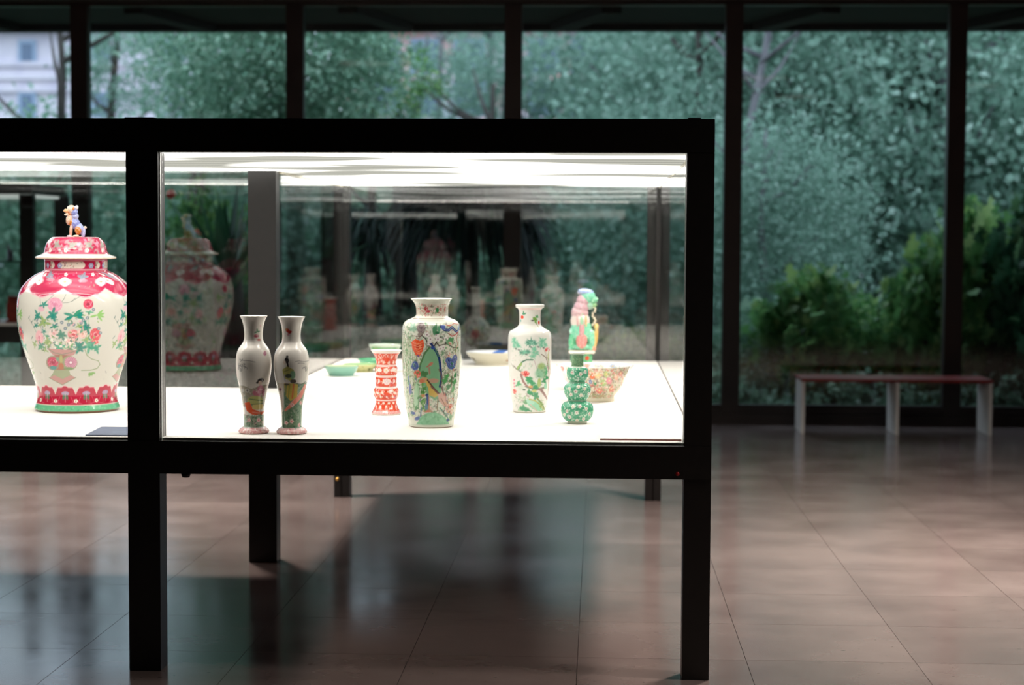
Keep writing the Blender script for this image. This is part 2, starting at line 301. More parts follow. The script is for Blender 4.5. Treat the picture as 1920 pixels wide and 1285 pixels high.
    def spray(s, x, y, r, n, col, a0=0, a1=6.28, w=.3, vein=None):
        u = s.cu(x, y)
        for k in range(n):
            t = a0+(a1-a0)*k/max(1, n-1 if a1-a0 < 6.2 else n)+.35*math.sin(k*7.3+x); q = 1.0+.3*math.sin(k*3.1+y); s.ell(u+.5*r*q*math.cos(t), y+.5*r*q*math.sin(t), .5*r*q, w*r, col, t, .92, .6, True)
            if vein: s.line([(u, y), (u+.95*r*math.cos(t), y+.95*r*math.sin(t))], .5, vein, .7, True)
    def fill(s, rn, n, x0, x1, y0, y1, cols, rmin=1, rmax=3, a=.8, kind='leaf'):
        for _ in range(n):
            x, y = rn.uniform(x0, x1), rn.uniform(y0, y1); c = rn.choice(cols); q = rn.uniform(rmin, rmax)
            if kind == 'leaf': s.ell(x, y, q, q*rn.uniform(.35, .6), c, rn.uniform(0, 3.14), a, .5)
            elif kind == 'flower': s.flower(x, y, q, c, (240, 220, 120), rot=rn.random())
            elif kind == 'curl':
                t = rn.uniform(0, 6.28); s.line([(x+q*math.cos(t+j*.8)*(1-j*.1), y+q*math.sin(t+j*.8)*(1-j*.1)) for j in range(5)], .95, c, a)
            else: s.ell(x, y, q, q, c, 0, a, .5)
def lathe(name, prof, ybf, scale, loc, parent, paint=None, base=(235, 232, 226), inner=(238, 236, 230), nth=200, nz=None, thick=1.6, inner_rows=12, inner_paint=None, period=math.pi, cen=0, rz=None, solid=False, floor_up=3, rb=None, inner_full=False):
    """prof: (radius, height-line) pairs from the rim down to the foot, measured in units of `scale` metres"""
    p = prof[::-1]; rb = rb or p[0][0]; yb = p[0][1]
    if nz is None: nz = int(1.1*(p[0][1]-p[-1][1]))
    S = resample(p, nz)
    w = np.linspace(0, 1, nth, endpoint=False); th = 2*np.pi*w-np.pi
    th = np.where(True, th - .42*np.sin(th)*1.0, th)         # columns denser toward the front
    rows = [S]
    if not solid:
        ytop = S[-1, 1]; k = np.linspace(0, 1, inner_rows); deep = (yb-floor_up-ytop) if inner_paint or inner_full else 7
        yi = ytop+k*deep; ro = np.interp(-yi, -S[::-1, 1][::-1] if False else np.sort(-S[:, 1]), S[np.argsort(-S[:, 1]), 0])
        ri = np.maximum(ro-thick, .5); ri[0] = S[-1, 0]-thick*.5; rows.append(np.c_[ri, yi])
    A = np.vstack(rows); nr = len(A); no = len(S)
    R = np.repeat(A[:, 0], nth); V = np.repeat(A[:, 1], nth); T = np.tile(th, nr)
    co = np.c_[R*np.sin(T)*scale, -R*np.cos(T)*scale, (yb-V)*scale]
    C = np.tile(lin(base), (len(R), 1))
    rf = lambda y: np.interp(y, S[::-1, 1] if S[0, 1] > S[-1, 1] else S[:, 1], S[::-1, 0] if S[0, 1] > S[-1, 1] else S[:, 0])
    if paint:
        P = Paint(T[:no*nth], R[:no*nth], V[:no*nth], 0, 0, rf, base, period, cen); paint(P); C[:no*nth] = P.C
    if not solid:
        C[no*nth:] = lin(inner)
        if inner_paint: P = Paint(T[no*nth:], R[no*nth:], V[no*nth:], 0, 0, rf, inner, period, cen); inner_paint(P); C[no*nth:] = P.C
    i = np.arange(nr-1)[:, None]*nth; j = np.arange(nth)[None, :]; j2 = (j+1) % nth
    F = np.stack([i+j, i+j2, i+nth+j2, i+nth+j], -1).reshape(-1, 4)
    co = np.vstack([co, [0, 0, .0], [0, 0, (yb-A[-1, 1])*scale]]); C = np.vstack([C, C[0], C[-1]])
    b0, b1 = len(co)-2, len(co)-1; jj = np.arange(nth); 
    tri0 = np.c_[np.full(nth, b0), (jj+1) % nth, jj]; last = (nr-1)*nth; tri1 = np.c_[np.full(nth, b1), last+jj, last+(jj+1) % nth]
    me = bpy.data.meshes.new(name); me.from_pydata(co.tolist(), [], F.tolist()+tri0.tolist()+tri1.tolist())
    ca = me.color_attributes.new('Col', 'FLOAT_COLOR', 'POINT'); ca.data.foreach_set('color', np.c_[C, np.ones(len(C))].astype(np.float32).ravel())
    me.materials.append(M_glaze); me.polygons.foreach_set('use_smooth', [True]*len(me.polygons)); me.update()
    o = bpy.data.objects.new(name, me); COL.objects.link(o)
    if parent is not None: o.parent = parent
    else: o.location = loc; o.rotation_euler = (0, 0, math.atan2(-loc[0], loc[1]) if rz is None else rz)
    return o
def spot(x, y): return (x, y, DECK)
def facing(x, y): return math.atan2(-x, y)
def figure(name, blobs, scale, parent, loc, voxel=.9, rot=0):
    """one continuous glazed body grown from overlapping rounded masses; blobs: (x, y, z, rx, ry, rz, tilt about Y, colour)"""
    bm = bmesh.new()
    for (x, y, z, rx, ry, rz_, t, c) in blobs:
        bmesh.ops.create_icosphere(bm, subdivisions=2, radius=1, matrix=Matrix.Translation((x, y, z)) @ Matrix.Rotation(t, 4, 'Y') @ Matrix.Diagonal((rx, ry, rz_, 1)))
    me = bpy.data.meshes.new(name+'_rough'); bm.to_mesh(me); bm.free(); t_ = bpy.data.objects.new('rough', me); COL.objects.link(t_)
    md = t_.modifiers.new('r', 'REMESH'); md.mode = 'VOXEL'; md.voxel_size = voxel; sm = t_.modifiers.new('s', 'SMOOTH'); sm.iterations = 2; sm.factor = .4
    dg = bpy.context.evaluated_depsgraph_get(); m2 = bpy.data.meshes.new_from_object(t_.evaluated_get(dg)); bpy.data.objects.remove(t_); bpy.data.meshes.remove(me)
    m2.name = name; n_ = len(m2.vertices); co = np.empty(n_*3); m2.vertices.foreach_get('co', co); co = co.reshape(-1, 3)
    best = np.full(n_, 1e9); C = np.zeros((n_, 3))
    for (x, y, z, rx, ry, rz_, t, c) in blobs:
        d = co-np.array([x, y, z]); c_, s_ = math.cos(t), math.sin(t); X = d[:, 0]*c_-d[:, 2]*s_; Z = d[:, 0]*s_+d[:, 2]*c_
        q = np.sqrt((X/rx)**2+(d[:, 1]/ry)**2+(Z/rz_)**2); k = q < best; best = np.where(k, q, best); C[k] = lin(c)
    mo = np.clip(np.sin(co[:, :1]*.9+1.3*np.sin(co[:, 2:]*.7))*np.sin(co[:, 2:]*.8+co[:, 1:2])-.35, 0, 1)*.75; C = C*(1-mo)+lin((228, 226, 214))*mo
    C = np.clip(C*(1+.25*np.sin(co[:, :1]*2.1+co[:, 2:]*1.7)*np.sin(co[:, 2:]*2.9)), 0, 1)
    m2.vertices.foreach_set('co', (co*scale).ravel())
    for a_ in list(m2.color_attributes): m2.color_attributes.remove(a_)
    ca = m2.color_attributes.new('Col', 'FLOAT_COLOR', 'POINT'); ca.data.foreach_set('color', np.c_[C, np.ones(n_)].astype(np.float32).ravel())
    m2.materials.clear(); m2.materials.append(M_glaze); m2.polygons.foreach_set('use_smooth', [True]*len(m2.polygons)); m2.update()
    o = bpy.data.objects.new(name, m2); COL.objects.link(o); o.parent = parent; o.location = loc; o.rotation_euler = (0, 0, rot); return o

# ---- 1. big lidded jar
PINK = (186, 38, 80); PKD = (168, 30, 72); GRN = (90, 175, 140); TEAL = (42, 140, 125); DG = (60, 110, 90); OLV = (150, 175, 110); GREY = (150, 160, 165)
def scallop(P, yedge, amp, up_, n, phase, col, r):
    """lappet border; n lobes round the pot"""
    th = P.th if hasattr(P, 'th') else None
def jar_paint(P):
    th = P.U/P.R; ph = (th-P.cen+P.per/2)/P.per       # 0..1 inside one panel
    lob = np.abs(np.sin(np.pi*(ph*2+.12))); edge = 543+11*np.clip(lob*1.5, 0, 1)+6*np.clip(lob-.82, 0, 1)*4
    i = np.nonzero((P.V > 511) & (P.V < edge))[0]; P.mix(i, np.ones(len(i)), PINK)
    i = np.nonzero((np.abs(P.V-edge) < 1.2) & (P.V > 511))[0]; P.mix(i, np.full(len(i), .8), (240, 170, 185))
    P.band(488, 511, PINK); P.band(492, 493.5, (240, 190, 200)); P.band(508.5, 510, (235, 170, 185)); P.band(516, 517, (225, 110, 140), .7)
    for x in (-35, 0, 35, 60):                       # cartouches on the neck
        pass
    for x, w_ in ((-8, 23), (46, 8), (-44, 7)):
        u = P.cu(x, 501); P.line([(u-w_+5, 501), (u+w_-5, 501)], 13, (232, 228, 212), 1, True)
        rn = random.Random(4)
        for k in range(22): P.ell(u+rn.uniform(-w_+4, w_-4), rn.uniform(496, 506), 1.1, .7, rn.choice([(120, 90, 90), (190, 70, 80), (90, 120, 90), (110, 100, 110)]), rn.random()*3, .9, .5, True)
    for x in (27, -29): P.flower(x, 502, 5, (165, 175, 205), (220, 220, 235), 6)
    for x, y in ((-20, 531), (44, 531), (-66, 529)):
        P.ell(x, y, 11, 5.5, (240, 225, 225), 0, .9, 1.5); P.chrys(x, y, 8, (250, 238, 238), (210, 150, 150), 10); P.ell(x, y, 3, 1.5, (180, 160, 120))
    for x, y in ((12, 523), (-46, 521), (66, 524)):
        P.spray(x, y, 8, 7, (140, 150, 165), vein=(90, 110, 120)); P.ell(x, y+6, 8, 3, (195, 150, 165), 0, .7)
    for x in (-18, 30, -55, 60): P.flower(x, 518, 3.2, (250, 240, 240), (190, 150, 60), 5)
    rn = random.Random(11); P.fill(rn, 60, -85, 85, 514, 540, [(232, 130, 160), (150, 150, 165), (235, 170, 190), (130, 160, 140)], .8, 2.4, .55)
    # twigs
    for pts in ([(-28, 570), (-22, 562), (-18, 553)], [(-28, 569), (-15, 568), (-8, 566), (8, 556)], [(-8, 566), (-2, 560)], [(-72, 600), (-63, 612), (-60, 628)], [(-84, 598), (-76, 612), (-70, 626)], [(-72, 636), (-62, 650)], [(-64, 560), (-62, 580)], [(-40, 555), (-56, 570)]):
        P.line(pts, .9, (110, 120, 115), .8)
    for x, y in ((-84, 596), (-79, 604), (-73, 611), (-63, 604), (-60, 612), (-73, 640), (-67, 648), (-79, 633)): P.ell(x, y, 3, 1, (95, 125, 120), -1 if x < -70 else 1, .9)
    # bouquet
    P.peony(-38, 572, 14, (226, 160, 180), (208, 125, 155), (240, 200, 215), 13, 3); P.ell(-62, 580, 7, 5, (225, 175, 190), 0, .9)
    P.peony(21, 571, 9, (222, 85, 110), (140, 50, 70), (245, 160, 175), 9, 5)
    P.peony(33, 627, 10, (225, 90, 100), (190, 40, 75), (250, 190, 190), 12, 6); P.peony(-6, 626, 10, (235, 150, 150), (205, 70, 80), (255, 225, 220), 9, 7)
    P.peony(10, 624, 9, (242, 205, 195), (225, 160, 150), (255, 235, 230), 9, 8); P.peony(-66, 632, 9, (236, 180, 185), (220, 130, 150), (250, 215, 215), 13, 9); P.peony(-40, 625, 10, (240, 215, 210), (220, 150, 150), (250, 235, 230), 8, 10)
    P.peony(-10, 638, 11, (240, 200, 195), (220, 140, 140), (252, 230, 225), 5, 12)
    P.peony(31, 641, 8, (225, 95, 95), (200, 50, 60), (250, 190, 180), 4, 13)
    for x, y, r_, n_, c_ in ((-68, 592, 10, 6, TEAL), (-42, 590, 12, 7, TEAL), (-58, 573, 8, 5, TEAL), (-57, 605, 11, 6, OLV), (-72, 610, 6, 5, TEAL), (-40, 611, 7, 5, TEAL), (23, 586, 6, 4, GRN), (18, 614, 11, 7, TEAL), (-26, 628, 10, 7, (80, 140, 120)),
                             (-58, 622, 6, 5, TEAL), (-14, 600, 4, 4, OLV), (4, 610, 6, 5, OLV), (22, 648, 12, 7, GRN), (34, 652, 9, 6, (70, 160, 130)), (-50, 640, 10, 7, OLV), (-62, 648, 9, 6, (90, 160, 130)), (-30, 650, 10, 7, GRN), (4, 650, 12, 7, TEAL), (-74, 645, 7, 5, OLV), (-12, 652, 9, 6, (100, 170, 120)), (18, 636, 8, 5, OLV), (-56, 655, 6, 5, OLV)):
        P.spray(x, y, r_, n_, c_, .3, 6.5, .22)
    for t, c_ in ((-.35, TEAL), (.25, TEAL), (-.1, TEAL), (2.7, TEAL), (-.7, (70, 150, 120)), (3.4, (80, 150, 130))): u = P.cu(-5, 591); P.ell(u+9*math.cos(t), 592+9*math.sin(t), 9, 2.6, c_, t, 1, .5, True)
    for t in (-.2, .3, -.7, 2.9, .9): u = P.cu(37, 592); P.ell(u+7*math.cos(t), 591+7*math.sin(t), 7, 2, (150, 195, 120), t, 1, .5, True)
    for x, y in ((30, 581), (19, 596), (12, 600), (-14, 608), (-5, 608), (-20, 615), (39, 616), (42, 624), (-86, 625), (-26, 604), (8, 605)): P.ell(x, y, 3, 3, (120, 135, 150)); P.ell(x, y, 1.3, 1.3, (190, 195, 190))
    rn = random.Random(21); P.fill(rn, 70, -62, 0, 632, 656, [(70, 110, 95), (240, 235, 220), (110, 160, 110), (90, 90, 110), (240, 225, 190)], .9, 2, .9); P.fill(rn, 30, -70, 30, 600, 650, [OLV, GRN, DG], 1, 2.5, .7)
    for k in range(6): P.flower(-44+8*k, 636+(k % 3)*6, 2.6, (252, 248, 240), (200, 190, 90), 5)
    P.fill(rn, 90, -72, 42, 586, 656, [(60, 145, 125), (95, 170, 130), (150, 180, 110), (120, 135, 150), (236, 180, 185), (70, 120, 100)], 1.2, 3.4, .85)
    P.line([(22, 586), (21, 620), (8, 650)], .8, (110, 150, 90), .7)
    # painted flower vase
    V1 = (200, 150, 145)
    P.poly([(-52, 652), (0, 655), (-5, 664), (-17, 668), (-33, 668), (-43, 663)], V1); P.line([(-52, 652), (-40, 660), (-26, 663), (-10, 659), (0, 655)], 1.6, (150, 145, 130))
    P.ell(-28, 679, 29, 15.5, (168, 120, 105)); P.ell(-43, 679, 13.5, 13.5, (160, 150, 130)); P.ell(-13, 679, 13.5, 13.5, (160, 165, 130))
    P.peony(-43, 678, 11, (205, 80, 105), (150, 50, 75), (240, 170, 185), 10, 15); P.ell(-42, 688, 7, 3.5, (90, 155, 150)); P.ell(-34, 672, 3, 4, (130, 165, 140))
    P.chrys(-11, 678, 11, (222, 160, 180), (150, 80, 110), 18); P.ell(-15, 689, 9, 2.5, (130, 155, 110)); P.ell(-28, 672, 3, 8, (185, 180, 120)); P.ell(-28, 685, 5, 6, (190, 120, 90))
    P.poly([(-40, 692), (-14, 692), (-12, 700), (-4, 706), (-24, 716), (-48, 706), (-43, 699)], (165, 172, 140)); P.poly([(-50, 707), (-40, 702), (-26, 709), (-12, 702), (-2, 706), (-26, 720)], V1); P.line([(-50, 707), (-26, 720), (-2, 706)], 1, (130, 150, 120))
    P.line([(14, 654), (18, 665), (26, 672), (38, 676), (41, 683), (36, 690), (24, 693), (8, 693)], 1.5, (150, 165, 125)); P.spray(25, 698, 7, 4, (130, 175, 100), .2, 2.6, .3)
    P.line([(-72, 690), (-64, 700)], .8, (140, 140, 140)); P.line([(-70, 700), (-62, 712)], .6, (170, 160, 160))
    # foot lappets
    lob = np.abs(np.sin(np.pi*(ph*3+.30))); e = 738-13*np.clip(lob*2.2, 0, 1)-3.5*np.clip(lob-.9, 0, 1)*10
    i = np.nonzero((P.V < 757.5) & (P.V > e))[0]; P.mix(i, np.ones(len(i)), (184, 38, 66))
    i = np.nonzero((np.abs(P.V-e) < .9))[0]; P.mix(i, np.full(len(i), .7), (240, 170, 180))
    for k in range(-3, 4):
        u0 = ((k+.5-.30)/3-.5+0)*0
    for k in range(-1, 4):
        thc = ((k+.5-.30)/3-.5)*P.per+P.cen; u = thc*73; P.ell(u, 736, 7, 4, (170, 160, 190), 0, .9, .6, True); P.ell(u-3, 743, 2.5, 5, (90, 130, 105), .2, .9, .6, True); P.ell(u+3, 743, 2.5, 5, (90, 130, 105), -.2, .9, .6, True); P.line([(u, 733), (u, 752)], .8, (210, 170, 180), .9, True)
        thc = ((k+1-.30)/3-.5)*P.per+P.cen; u = thc*73; P.flower(u, 750, 3.6, (250, 238, 225), (120, 110, 60), 5, raw=True); P.line([(u-9, 742), (u-4, 753), (u-11, 755)], .7, (230, 120, 140), .8, True); P.line([(u+9, 742), (u+4, 753), (u+11, 755)], .7, (230, 120, 140), .8, True)
    P.band(757.5, 770, (105, 185, 140)); P.band(757, 758.5, (230, 200, 190)); P.band(769, 782, (125, 85, 60))
    P.fill(rn, 40, -70, 70, 760, 768, [(70, 150, 110), (140, 210, 170)], 1, 3, .5)
jar = tag(empty('lidded_jar', spot(-2.180, 7.264), facing(-2.180, 7.264)), 'big pink and white lidded porcelain jar painted with flower vases, lion on its lid', 'jar')
JS = .002236; jb = 771.5
lathe('body', [(56, 488), (57.4, 492), (57.4, 508), (58, 511.5), (61, 513), (70, 517), (80.7, 524), (92.4, 535), (101.5, 548), (105.3, 560), (107.6, 575), (108.2, 590), (107.3, 610), (103.8, 630), (99, 650), (93, 670), (86.2, 690), (79.4, 710), (75, 725), (73.2, 740), (74.5, 755), (76.5, 762), (78, 767), (77, 770), (74.5, 773)], 776, JS, None, jar, jar_paint, (214, 210, 200), nth=560, nz=300, period=math.pi/2, cen=-.14, inner_rows=8)
def lid_paint(P):
    P.band(445, 481, PINK); P.fill(random.Random(5), 90, -56, 56, 452, 478, [(235, 150, 175), (240, 190, 205), (190, 160, 165), (160, 150, 150), (215, 70, 110)], 1.5, 5, .6)
    for x in (-38, -10, 20, 44): P.spray(x+4, 464, 8, 8, (165, 160, 150), vein=(120, 130, 120), w=.25)
    for x in (-18, 20, -46, 48): P.flower(x, 474, 3.8, (252, 240, 235), (150, 140, 60), 5)
    P.band(481, 486, (214, 216, 205)); P.band(486, 491, (236, 232, 220)); P.band(487.8, 489.2, (200, 160, 110))
lid = lathe('lid', [(2, 449.2), (30, 449.3), (41, 449.8), (45.7, 452), (52.5, 460), (56, 470), (57.6, 477), (61, 481), (72, 485.5), (74, 487.5), (72.5, 489.5), (60, 491)], 491, JS, None, jar, lid_paint, PINK, nth=360, nz=64, solid=True, period=math.pi)
lid.location = (0, 0, (773-491)*JS)
BL, AM, CR = (130, 140, 200), (190, 120, 50), (225, 205, 185)
lionb = [(-5, 0, 54, 8.5, 8, 8, 0, CR), (-14, 0, 50, 6, 6, 3.6, .1, (225, 165, 110)), (-13.5, 0, 43.5, 5, 5, 2.2, -.15, CR), (-8, 0, 45, 4, 4.5, 5, 0, (185, 105, 50)), (1, 0, 48, 6.5, 8.5, 9, .1, BL), (3, 0, 55, 4.5, 6, 5, 0, (190, 190, 215)), (2, 0, 40, 7, 7.5, 7, .3, (165, 170, 210)),
         (-9, 0, 33, 6.5, 7, 10, .1, (215, 175, 145)), (-6, -2, 29, 5, 5, 8, 0, AM), (2, 0, 26, 10, 8, 13, -.55, BL), (9, 0, 17, 9, 8.5, 12, -.3, (165, 175, 220)), (7, -6.5, 13, 6.5, 4, 8.5, -.2, AM), (7, 6.5, 13, 6.5, 4, 8.5, -.2, AM),
         (-6, -4, 12, 3.2, 3.2, 13, .05, (215, 175, 150)), (-6, 4, 12, 3.2, 3.2, 13, .05, (215, 175, 150)), (-9, -4, 2, 5.5, 3.6, 2.6, 0, (205, 195, 210)), (-9, 4, 2, 5.5, 3.6, 2.6, 0, (205, 195, 210)), (3, -7, 2.4, 6.5, 3, 2.6, 0, (200, 200, 175)), (3, 7, 2.4, 6.5, 3, 2.6, 0, (200, 200, 175)), (17, 0, 9, 4, 4.5, 11, .1, (185, 195, 235)), (20, 0, 19, 3.5, 3, 3, 0, CR), (2, 0, 1.2, 14, 9, 1.8, 0, CR)]
for k in range(7): lionb.append((5+1.2*math.sin(k), (k-3)*1.9, 60-abs(k-3)*1.6-k % 2, 2.4, 2.2, 2.4, 0, (215, 210, 220)))
for s_ in (-1, 1): lionb += [(-10, s_*3.6, 55.5, 2.3, 2, 2.2, 0, (235, 225, 205)), (-1, s_*8, 55, 2.4, 1.6, 3.4, .2, (200, 130, 80)), (-16, s_*1.8, 53, 1.8, 1.6, 1.6, 0, (235, 200, 160))]
figure('lion_finial', lionb, JS*.98, lid, (-.006, 0, (491-450.3)*JS), .75)

# ---- 2, 3. slender pair
SS = .001975
SP = [(26, 592.7), (23.6, 596.5), (21.2, 602), (18.6, 612), (17.1, 625), (17.4, 634), (18.6, 640), (22.5, 646.5), (28.6, 655), (32, 666), (33.3, 680), (32.6, 695), (30.2, 711), (26.3, 728), (23, 743), (20.4, 760), (19.1, 780), (18.6, 796), (19.2, 800.5), (22.5, 801.7), (27, 805.5), (28.8, 809), (27.6, 811.5), (25, 813)]
def slim_base(P, rn):
    P.band(801, 812, (228, 170, 168)); P.fill(rn, 60, -27, 27, 801, 812, [(245, 225, 220), (205, 110, 120), (215, 140, 145), (250, 240, 235)], .8, 2.4, .8); P.band(811.5, 814, (170, 150, 130))
def slimA_paint(P):
    rn = random.Random(31); slim_base(P, rn)
    P.spray(7, 622, 6, 3, (90, 150, 110), 2.6, 6, .25); P.peony(5, 630, 4.5, (225, 130, 145), (190, 80, 100), ry=3.4, seed=2); P.ell(10, 637, 4, 1.6, (225, 90, 90)); P.ell(13, 611, 2, 2.2, (240, 205, 205))
    P.peony(21, 662, 4.2, (205, 130, 160), (170, 90, 130), seed=4)
    P.line([(-26, 673), (-20, 674.5), (-8, 675), (3, 677.5)], 1.0, (110, 110, 110), .9); P.line([(-20, 672), (-24, 677)], .8, (90, 90, 90)); P.fill(rn, 26, -29, -13, 682, 694, [(150, 150, 150), (120, 120, 120)], 1, 3.2, .6, 'curl')
    P.poly([(-32, 723), (-18, 722), (-5, 728), (12, 722), (28, 720), (28, 762), (-32, 762)], (165, 158, 140)); P.fill(rn, 120, -28, 24, 724, 762, [(140, 150, 130), (195, 180, 160), (120, 130, 110), (200, 150, 160), (215, 210, 195)], 1, 3, .8)
    P.ell(-12, 731, 5, 4, (215, 210, 200)); P.ell(-12, 731, 2, 2, (120, 110, 110)); P.ell(-20, 731, 4, 3.5, (205, 200, 190))
    P.ell(13, 712, 7, 4.2, (40, 35, 35), -.2); P.ell(7, 716, 3, 2, (50, 42, 40)); P.ell(12, 717, 3.8, 4.2, (232, 205, 190))
    P.ell(13, 729, 7, 8, (205, 130, 150)); P.ell(5, 737, 8, 5, (195, 115, 135), .4); P.ell(18, 735, 4, 8, (160, 95, 120)); P.fill(rn, 26, 4, 20, 724, 740, [(240, 200, 205), (150, 80, 110)], .8, 2, .8)
    P.ell(3, 750, 15, 9, (190, 190, 120)); P.ell(8, 762, 12, 6, (225, 205, 130)); P.line([(-8, 747), (16, 751)], 1.6, (90, 120, 80)); P.line([(-6, 757), (16, 756)], 1.6, (100, 130, 90))
    P.poly([(-17, 755), (-8, 752), (-2, 766), (10, 771), (19, 772), (14, 778), (-2, 777), (-13, 770)], (232, 95, 55)); P.line([(-2, 772), (12, 774)], 2.4, (240, 140, 120))
    P.poly([(-24, 776), (0, 779), (22, 777), (22, 801), (-24, 801)], (150, 170, 148)); P.fill(rn, 110, -20, 18, 777, 800, [(95, 140, 105), (190, 190, 180), (120, 150, 125), (205, 160, 165), (90, 110, 90)], .9, 3, .8)
    P.flower(-9, 787, 4, (238, 200, 200), (210, 90, 100), 5); P.flower(9, 787, 4.5, (240, 190, 195), (200, 80, 90), 5)
def slimB_paint(P):
    rn = random.Random(41); slim_base(P, rn)
    P.ell(-7, 618, 5, 3.4, (225, 70, 50), .7); P.ell(-3, 621, 4, 2.6, (215, 60, 50), -.6); P.ell(-9, 616, 2, 2, (230, 160, 90)); P.ell(-6, 626, 2.6, 1.6, (225, 150, 170))
    P.line([(7, 675), (14, 674), (22, 676), (32, 675)], 1.0, (110, 110, 110), .9); P.line([(12, 678), (24, 679)], .8, (120, 120, 120)); P.fill(rn, 12, 20, 29, 684, 694, [(140, 140, 140)], .8, 2, .7, 'curl')
    P.poly([(-26, 716), (6, 716), (18, 717), (32, 714), (32, 801), (-26, 801), (-16, 770)], (110, 140, 110)); P.fill(rn, 240, -24, 27, 720, 800, [(70, 115, 85), (165, 175, 160), (90, 130, 100), (60, 95, 75), (140, 160, 135)], 1, 3.6, .75)
    P.poly([(-25, 716), (-22, 760), (-15, 770), (-14, 716)], (222, 210, 195)); P.ell(-21, 728, 4, 3, (150, 90, 110)); P.ell(-22, 742, 3, 6, (200, 190, 200))
    P.poly([(-14, 768), (0, 752), (14, 738), (24, 718), (27, 721), (20, 742), (2, 760), (-12, 770)], (238, 140, 120)); P.line([(-10, 763), (22, 724)], 1.2, (245, 190, 170), .9)
    P.poly([(-14, 716), (2, 716), (12, 718), (10, 742), (-2, 750), (-12, 738)], (205, 180, 85)); P.line([(-4, 718), (-6, 744)], 2, (150, 160, 80)); P.line([(4, 718), (1, 744)], 2.4, (220, 110, 70)); P.line([(8, 718), (6, 742)], 1.5, (225, 190, 90)); P.line([(-10, 718), (-11, 738)], 2, (110, 140, 90))
    P.ell(-9, 673, 4.4, 5.5, (35, 30, 30)); P.ell(-8, 666, 2.6, 2.2, (40, 35, 35)); P.line([(-8, 674), (-6, 688)], 3, (45, 38, 36)); P.ell(-13, 677, 2.6, 3.6, (232, 212, 198))
    P.poly([(-17, 690), (-8, 684), (4, 690), (7, 700), (-1, 712), (-14, 706)], (190, 185, 105)); P.ell(2, 700, 5, 8, (120, 165, 130)); P.ell(-6, 702, 6, 4, (80, 90, 75)); P.line([(-13, 700), (-12, 712)], 2, (170, 165, 190)); P.ell(-8, 713, 4, 4, (225, 215, 210)); P.ell(3, 712, 6, 4, (70, 60, 50)); P.line([(-14, 694), (-4, 690)], 1, (90, 110, 70)); P.ell(-9, 718, 5, 2, (90, 80, 60))
    P.line([(8, 716), (18, 718), (26, 714)], 1.2, (80, 90, 70))
    for x, y in ((1, 757), (20, 771), (0, 788), (-10, 791), (14, 796), (17, 754)): P.flower(x, y, 4, (242, 205, 200), (220, 110, 110), 5)
va = tag(empty('slender_vase', spot(-1.273, 6.448), facing(-1.273, 6.448)), 'left one of the two slender white vases, painted with a seated woman in pink', 'vase', 'pair of slender white vases')
lathe('body', SP, 815, SS, None, va, slimA_paint, (240, 234, 226), nth=210, nz=225, thick=1)
vb = tag(empty('slender_vase', spot(-1.131, 6.443), facing(-1.131, 6.443)), 'right one of the two slender white vases, painted with a standing woman in yellow', 'vase', 'pair of slender white vases')
lathe('body', SP, 816, SS*.995, None, vb, slimB_paint, (240, 234, 226), nth=210, nz=225, thick=1)

